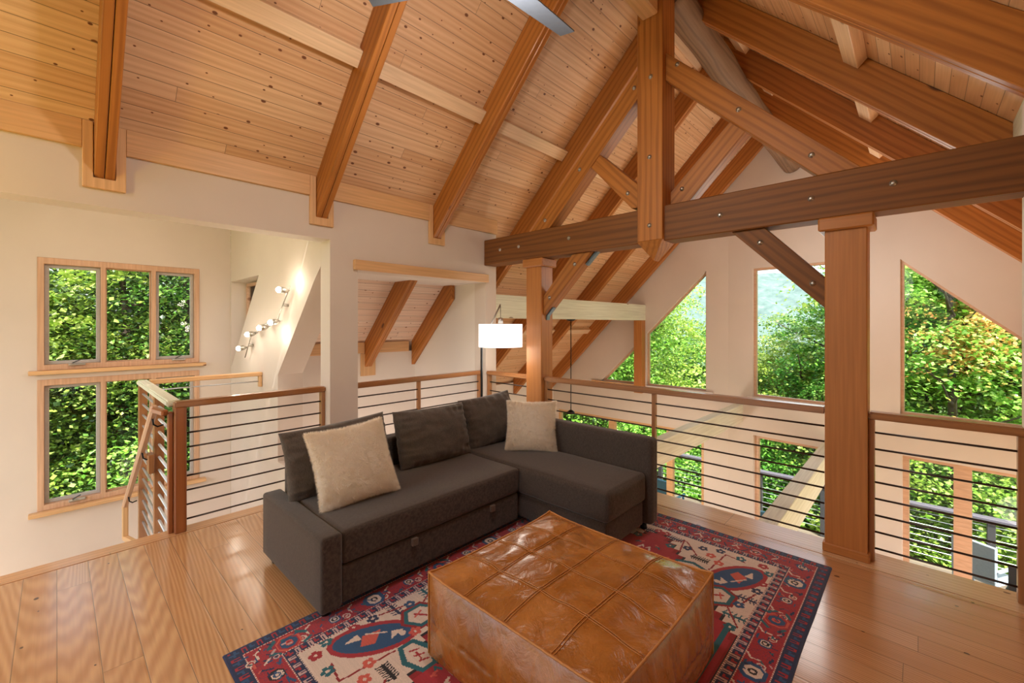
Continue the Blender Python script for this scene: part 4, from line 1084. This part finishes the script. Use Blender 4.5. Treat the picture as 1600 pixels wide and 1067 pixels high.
# ================================================================== PENDANT CORD
pd = empty('pendant_lamp', (-4.09, 5.71, 1.634), 'black pendant lamp cord hanging from the pale beam', 'pendant lamp')
lathe('canopy', [(0.075, 0), (0.075, -0.012), (0.03, -0.028)], (-4.09, 5.71, 1.634), (0, 0, 1), M_BLACK, pd, 20)
tube('cord', [(-4.09, 5.71, 1.61), (-4.09, 5.71, 0.16)], 0.008, M_BLACK, pd, 6)
lathe('lamp_head', [(0.02, 0), (0.06, -0.03), (0.065, -0.06), (0.02, -0.07)], (-4.09, 5.71, 0.17), (0, 0, 1), M_BLACK, pd, 18)

# ================================================================== CEILING FAN
fz = 3.32; fx_, fy_ = -1.56, 1.45
fn = empty('ceiling_fan', (fx_, fy_, fz), 'gray three-blade ceiling fan at the top edge of the photo', 'fan')
tube('down_rod', [(fx_, fy_, fz+0.03), (fx_, fy_, 4.235)], 0.014, M_FAN, fn)
lathe('motor', [(0.03, -0.11), (0.1, -0.09), (0.125, -0.02), (0.11, 0.05), (0.03, 0.08)], (fx_, fy_, fz), (0, 0, 1), M_FAN, fn, 28)
for k in range(3):
    a = R(88+120*k); d = Vector((math.cos(a), math.sin(a), 0)); s_ = Vector((-d.y, d.x, 0))
    vs = []; n = 10
    for i in range(n+1):
        r = 0.10+0.56*i/n; w = 0.075-0.022*i/n
        for sd in (-1, 1):
            for zz in (-0.004, 0.004):
                vs.append(Vector((fx_, fy_, fz-0.02))+d*r+s_*sd*w+Vector((0, 0, zz+0.012*sd)))
    fs = []
    for i in range(n):
        b_ = i*4; c_ = b_+4
        for (p, q) in ((0, 1), (1, 3), (3, 2), (2, 0)): fs.append((b_+p, b_+q, c_+q, c_+p))
    fs += [(0, 2, 3, 1), (n*4, n*4+1, n*4+3, n*4+2)]
    o = put('blade', vs, fs, M_FAN, fn, axes((fx_, fy_, fz), d)); fix_normals(o.data)
# warm dome light, out of the frame behind the camera
dm = lathe('dome_light', [(0.02, 0.02), (0.13, 0.0), (0.12, -0.05), (0.02, -0.09)], (-2.3, -1.1, 2.25), (0, 0, 1), emis('dome_glass', (1, 0.75, 0.4, 1), 3), None, 20)
tag(dm, 'warm dome lamp hanging behind the camera', 'lamp')
tube('stem', [(-2.3, -1.1, 2.26), (-2.3, -1.1, -2.3+CT)], 0.01, M_BLACK, dm)
# ================================================================== LOWER FLOOR AND DECK
M_DECK = boards('deck_boards', [srgb(120, 108, 96), srgb(112, 100, 90), srgb(130, 118, 104), srgb(100, 90, 80)], srgb(60, 50, 44), 0.14, 3, 0.7, 'Y', 'X', 0.2, 0.01)
S(fixorigin(box('deck', (-7.5, YG+0.25, ZL-0.22), (4.5, 11.1, ZL-0.1), M_DECK, bev=0)), 'outdoor deck behind the gable wall')
M_DRAIL = plain('deck_rail_gray', srgb(92, 88, 100), 0.5)
dk = empty('deck_railing', (-1.5, 10.95, ZL), 'outdoor deck railing with wide dark cap and thin cables', 'railing')
box('cap_rail', (-7.4, 10.86, -1.79), (4.4, 11.02, -1.745), M_DRAIL, dk, 0.006)
for x in np.arange(-7.3, 4.4, 1.17): box('deck_post', (x-0.05, 10.9, ZL-0.1), (x+0.05, 11.0, -1.79), M_DARKFR, dk, 0.004)
for i in range(8): tube('cable', [(-7.35, 10.95, ZL+0.08+0.11*i), (4.35, 10.95, ZL+0.08+0.11*i)], 0.006, M_RODW, dk, 6)
M_BLUE = plain('chair_blue', srgb(70, 116, 140), 0.45); M_CHAR = plain('chair_charcoal', srgb(40, 44, 50), 0.5)
def deck_chair(x, y, rz, mat, label):
    t = empty('deck_chair', (x, y, ZL-0.1), label, 'chair')
    M = Matrix.Translation((x, y, ZL-0.1)) @ Matrix.Rotation(rz, 4, 'Z')
    def b_(name, a, c, m=mat):
        o = box(name, a, c, m, None, 0.01); o.parent = t; o.matrix_parent_inverse = world_of(t).inverted(); o.matrix_basis = M @ o.matrix_basis; return o
    b_('seat', (-0.27, -0.27, 0.38), (0.27, 0.27, 0.44)); 
    o = b_('backrest', (-0.27, 0.22, 0.44), (0.27, 0.28, 0.98))
    for i in range(4): b_('slat', (-0.24+0.13*i, 0.215, 0.46), (-0.15+0.13*i, 0.222, 0.95), M_DARKFR)
    for sx in (-1, 1):
        b_('armrest', (sx*0.27-0.03, -0.25, 0.60), (sx*0.27+0.03, 0.25, 0.63))
        for sy in (-1, 1): b_('leg', (sx*0.25-0.02, sy*0.24-0.02, 0.0), (sx*0.25+0.02, sy*0.24+0.02, 0.60))
    return t
deck_chair(1.25, 9.5, R(165), M_CHAR, 'charcoal slatted chair on the deck seen low at right')
deck_chair(0.75, 10.2, R(150), plain('chair_white', srgb(150, 162, 174), 0.5), 'pale chair on the deck left of the charcoal one')
deck_chair(-2.35, 9.1, R(190), M_BLUE, 'blue chair on the deck below the centre window')
deck_chair(-4.1, 9.4, R(175), M_BLUE, 'blue chair on the deck behind the end of the sofa arm')

# ================================================================== OUTDOORS
def ground():
    vs = []; fs = []; n = 70
    for i in range(n+1):
        for j in range(n+1):
            x = -90+180*i/n; y = -60+180*j/n
            r = math.hypot(x+1, y-3)
            z = -4.2 - 0.06*max(0, y-12) + 0.05*max(0, -x-10) + 1.2*noise.noise(Vector((x*0.05, y*0.05, 0)))
            vs.append((x, y, z))
    for i in range(n):
        for j in range(n):
            a = i*(n+1)+j; fs.append((a, a+n+1, a+n+2, a+1))
    m, N, L, b = newmat('forest_floor'); v = mapping(N, L, (1, 1, 1))
    L.new(ramp(N, L, tex_noise(N, L, v, 0.8, 6, 0.7), [(0.3, srgb(66, 62, 34)), (0.5, srgb(70, 96, 40)), (0.75, srgb(104, 128, 60))]), b.inputs['Base Color']); b.inputs['Roughness'].default_value = 0.95
    o = put('ground', vs, fs, m); S(o, 'leafy forest ground around the house')
ground()
def leafmat(name, cols, trans=0.42):
    m, N, L, b = newmat(name)
    out = N['Material Output']
    gi = N.new('ShaderNodeNewGeometry')
    wn1 = N.new('ShaderNodeTexWhiteNoise'); wn1.noise_dimensions = '1D'; L.new(gi.outputs['Random Per Island'], wn1.inputs['W'])
    c = ramp(N, L, wn1.outputs[0], [(i/(len(cols)-1), q) for i, q in enumerate(cols)])
    oi = N.new('ShaderNodeObjectInfo'); hsv = N.new('ShaderNodeHueSaturation'); L.new(c, hsv.inputs['Color'])
    L.new(math_n(N, L, 'MULTIPLY_ADD', oi.outputs['Random'], 0.05, 0.475), hsv.inputs['Hue'])
    L.new(math_n(N, L, 'MULTIPLY_ADD', oi.outputs['Random'], 0.3, 0.85), hsv.inputs['Value'])
    c = hsv.outputs[0]
    L.new(c, b.inputs['Base Color']); b.inputs['Roughness'].default_value = 0.38; b.inputs['Specular IOR Level'].default_value = 0.6
    tr = N.new('ShaderNodeBsdfTranslucent'); L.new(c, tr.inputs['Color'])
    mx = N.new('ShaderNodeMixShader'); mx.inputs[0].default_value = trans
    L.new(b.outputs[0], mx.inputs[1]); L.new(tr.outputs[0], mx.inputs[2]); L.new(mx.outputs[0], out.inputs['Surface'])
    return m
G1 = leafmat('leaves_green', [srgb(40, 80, 26), srgb(112, 166, 50), srgb(170, 212, 96), srgb(62, 110, 38), srgb(132, 184, 70), srgb(50, 92, 34)])
G2 = leafmat('leaves_yellow_green', [srgb(138, 184, 62), srgb(186, 216, 100), srgb(112, 166, 54), srgb(208, 228, 140)])
G3 = leafmat('leaves_orange', [srgb(226, 180, 104), srgb(226, 150, 92), srgb(206, 206, 120), srgb(170, 196, 90)])
G4 = leafmat('leaves_painted_shade', [srgb(22, 46, 20), srgb(34, 68, 26), srgb(110, 160, 56), srgb(26, 54, 24), srgb(44, 84, 32), srgb(150, 196, 90), srgb(30, 60, 26)])  # dark depth and bright highlights among the leaves are put into the colours
M_BARK = plain('bark', srgb(74, 62, 52), 0.9, nscale=12, bumpy=0.6, var=0.25)
def foliage_mesh(name, seed, n_clump, per, size, rx, rz, mat):
    rnd = random.Random(seed); V_ = []; F_ = []
    for c in range(n_clump):
        th = rnd.uniform(0, 2*math.pi); ph = math.acos(rnd.uniform(-0.95, 1)); rr = rnd.uniform(0.35, 1.0)
        cc = Vector((rx*rr*math.sin(ph)*math.cos(th), rx*rr*math.sin(ph)*math.sin(th), rz*rr*math.cos(ph)))
        cr = rnd.uniform(0.22, 0.6)
        tilt = Vector((rnd.uniform(-0.5, 0.5), rnd.uniform(-0.5, 0.5), 1)).normalized()
        tx = tilt.orthogonal().normalized(); ty_ = tilt.cross(tx)
        big = rnd.uniform(0.75, 1.5)
        for k in range(per):
            # leaves lie in flat drooping sprays
            a = rnd.gauss(0, cr); b_ = rnd.gauss(0, cr)
            p = cc + tx*a + ty_*b_ + tilt*rnd.gauss(0, cr*0.12) - Vector((0, 0, 0.25*(a*a+b_*b_)/cr))
            d = Vector((rnd.uniform(-1, 1), rnd.uniform(-1, 1), rnd.uniform(-0.7, 0.1))).normalized()
            nrm = (tilt + Vector((rnd.uniform(-0.5, 0.5), rnd.uniform(-0.5, 0.5), 0))).normalized()
            s = d.cross(nrm).normalized(); L_ = size*big*rnd.uniform(0.7, 1.3); w = L_*0.42
            up = s.cross(d)
            k0 = len(V_)
            V_ += [p, p+d*L_*0.45+s*w-up*0.15*w, p+d*L_, p+d*L_*0.45-s*w-up*0.15*w]
            F_ += [(k0, k0+1, k0+2), (k0, k0+2, k0+3)]
    me = bpy.data.meshes.new(name); me.from_pydata([tuple(v) for v in V_], [], F_); me.materials.append(mat)
    return me
FM = [foliage_mesh('foliage', 1, 110, 230, 0.07, 2.3, 3.3, G1), foliage_mesh('foliage', 2, 110, 220, 0.072, 2.3, 3.3, G2), foliage_mesh('foliage', 3, 110, 230, 0.065, 2.2, 3.0, G1), foliage_mesh('foliage', 4, 50, 90, 0.09, 1.9, 1.5, G3)]
FM += [foliage_mesh('foliage', 11, 105, 200, 0.07, 2.3, 3.3, G4), foliage_mesh('foliage', 12, 105, 200, 0.062, 2.3, 3.3, G4)]
def trunk_mesh(seed):
    rnd = random.Random(seed); V_ = []; F_ = []
    def limb(a, b, r0, r1, seg=7, n=7):
        a = Vector(a); b = Vector(b); d = (b-a).normalized(); u = d.orthogonal().normalized(); w = d.cross(u); k0 = len(V_)
        for i in range(n+1):
            p = a.lerp(b, i/n)+u*0.12*(b-a).length*0.1*math.sin(i*1.3+seed); r = r0+(r1-r0)*i/n
            for k in range(seg): t = 2*math.pi*k/seg; V_.append(p+(u*math.cos(t)+w*math.sin(t))*r)
        for i in range(n):
            for k in range(seg): q = (k+1) % seg; F_.append((k0+i*seg+k, k0+i*seg+q, k0+(i+1)*seg+q, k0+(i+1)*seg+k))
    limb((0, 0, -7), (0.2, 0, 1.4), 0.17, 0.05, n=12)
    for i in range(9):
        z = -3.2+i*0.5; t = rnd.uniform(0, 6.28); l = rnd.uniform(1.2, 2.0)
        limb((0.1, 0, z), (l*math.cos(t), l*math.sin(t), z+l*0.6), 0.05, 0.012)
    me = bpy.data.meshes.new('trunk'); me.from_pydata([tuple(v) for v in V_], [], F_); me.materials.append(M_BARK)
    for p in me.polygons: p.use_smooth = True
    return me
TM = [trunk_mesh(7), trunk_mesh(8)]
trn = random.Random(99)
def tree(x, y, z, sc_, k, label, group=None, cat='tree'):
    e = empty('tree', (x, y, -5.0), label, cat, group)
    for nm, me in (('crown', FM[k]), ('trunk', TM[trn.randrange(2)])):
        o = bpy.data.objects.new(nm, me); COL.objects.link(o); o.parent = e
        o.location = (0, 0, z+5.0); o.rotation_euler = (0, 0, trn.uniform(0, 6.28)); o.scale = (sc_, sc_, sc_*trn.uniform(0.9, 1.1))
    return e
GA = 'forest trees beyond the gable windows'; LA = 'leafy green forest tree beyond the deck and gable windows'
GB = 'forest trees beyond the stairwell windows'; LB = 'leafy green forest tree beyond the stairwell windows'
# directions seen through the gable wall (angle from +Y towards -X)
def at(deg, dist): return (-math.sin(R(deg))*dist, math.cos(R(deg))*dist)
for deg, dist, z, s_, k in [
    (44, 17, -0.5, 1.1, 0), (37, 16, 0.6, 1.15, 1), (31, 15, 1.2, 1.15, 0), (26.5, 15.5, 1.8, 1.05, 1), (40, 15, -3.2, 1.0, 2), (33, 14, -3.4, 1.0, 0), (27, 14, -2.9, 1.0, 1),
    (21.5, 19, -1.6, 1.0, 2), (17, 18, -1.5, 1.0, 0), (12.5, 18, -1.35, 1.0, 1), (9.5, 16, -1.3, 1.0, 1), (20, 14.5, -3.6, 0.95, 0), (14, 14.5, -3.6, 0.95, 2), (9, 15, -2.6, 1.0, 0),
    (-0.5, 15.5, 2.2, 1.2, 1), (-2, 14.5, 0.6, 1.15, 1), (-6, 15, 2.4, 1.2, 1), (-11, 15, 2.0, 1.2, 2), (2, 14, -2.8, 1.05, 1), (-3.5, 14, -3.0, 1.0, 1), (-9, 14, -3.0, 1.0, 1), (5.5, 17, -0.4, 1.0, 0), 
    (27, 24, 1.0, 1.35, 0), (18, 26, -2.0, 1.35, 2), (12, 26, -1.9, 1.35, 0), (6, 24, -2.0, 1.3, 0), (-3, 22, 2.2, 1.5, 2), (-7, 22, 3.2, 1.5, 0), (32, 23, 2.2, 1.5, 2), (39, 24, 1.6, 1.5, 0), (47, 22, 0.6, 1.4, 2), (-13, 20, 1.5, 1.4, 0), (52, 18, -1.5, 1.2, 0)]:
    x, y = at(deg, dist)
    wn_ = 'left gable windows' if deg >= 23.5 else ('centre gable window' if deg >= 5 else 'right gable window')
    hn = 'low forest tree beyond the deck railing, outside the ' if z < -2.3 else ('near forest tree outside the ' if dist < 20 else 'far forest tree outside the ')
    tree(x, y, z, s_, k, 'green leafy ' + hn + wn_, hn + wn_)
x, y = at(-2.5, 13.2); tree(x, y, 1.5, 0.75, 3, 'maple with orange-tinged leaves outside the right gable window')
x, y = at(29, 13.6); tree(x-0.6, y, 0.1, 0.16, 3, 'small tuft of orange leaves in the trees outside the left gable window')
for deg, dist, z, s_, k in [(68, 14, 0.6, 1.1, 0), (74, 12.5, 0.8, 1.1, 0), (80, 12.8, 1.2, 1.1, 2), (86, 12.5, 1.0, 1.1, 0), (92, 13, 0.8, 1.1, 1), (71, 12, -2.6, 1.0, 2), (78, 12, -2.8, 1.0, 0), (85, 11.8, -2.8, 1.0, 1), (91, 12.5, -2.6, 1.0, 0),
    (66, 20, 2.0, 1.5, 0), (73, 19, 2.2, 1.5, 2), (80, 20, 2.4, 1.5, 0), (87, 19, 2.0, 1.5, 2), (94, 20, 2.0, 1.5, 0), (77, 16.5, -2.4, 1.3, 2), (84, 16.5, -2.4, 1.3, 0), (70, 16.5, -2.4, 1.3, 0), (91, 17, -2.4, 1.3, 2), (62, 16, 0, 1.3, 0), (98, 15, 0, 1.3, 0)]:
    x, y = at(deg, dist)
    hn = 'low forest trees seen through the lower stairwell window' if z < -2 else ('near forest trees outside the stairwell windows' if dist < 15 else 'deeper forest trees outside the stairwell windows')
    tree(x, y, z, s_, k if k == 1 else (4 if k == 0 else 5), 'green leafy tree, one of the ' + hn, hn)
def hill():
    vs = []; fs = []; n, m_ = 170, 60
    for i in range(n+1):
        a = R(70-120*i/n)
        for j in range(m_+1):
            r = 190+150*j/m_
            x, y = -math.sin(a)*r, math.cos(a)*r
            h = 62*math.sin(min(1, j/m_)*math.pi/2)**1.2*(0.92+0.16*noise.noise(Vector((a*3, 0, 2))))
            z = -22 + h + 2.4*noise.noise(Vector((x*0.11, y*0.11, 0))) + 1.8*noise.noise(Vector((x*0.3, y*0.3, 4)))
            vs.append((x, y, z))
    for i in range(n):
        for j in range(m_): a_ = i*(m_+1)+j; fs.append((a_, a_+1, a_+m_+2, a_+m_+1))
    mt, N, L, b = newmat('wooded_hill_haze_tint'); v = mapping(N, L, (1, 1, 1))
    L.new(ramp(N, L, tex_noise(N, L, v, 0.22, 8, 0.7), [(0.3, srgb(66, 86, 84)), (0.55, srgb(90, 110, 106)), (0.75, srgb(122, 136, 118))]), b.inputs['Base Color']); b.inputs['Roughness'].default_value = 1  # blue-grey cast of distance haze is put into this base colour
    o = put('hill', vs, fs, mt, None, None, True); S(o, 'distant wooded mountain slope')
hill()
S(prism('wall_rear_blocker', xz(-3.1, [(-1.3, 0), (2.99, 0), (2.99, 0.3), (-1.3, 4.58)]), (0, 1, 0), 0.1, M_PLAS_W), 'unseen partial rear wall behind the camera, added to block light')  # partial wall out of view, added to cut light from behind
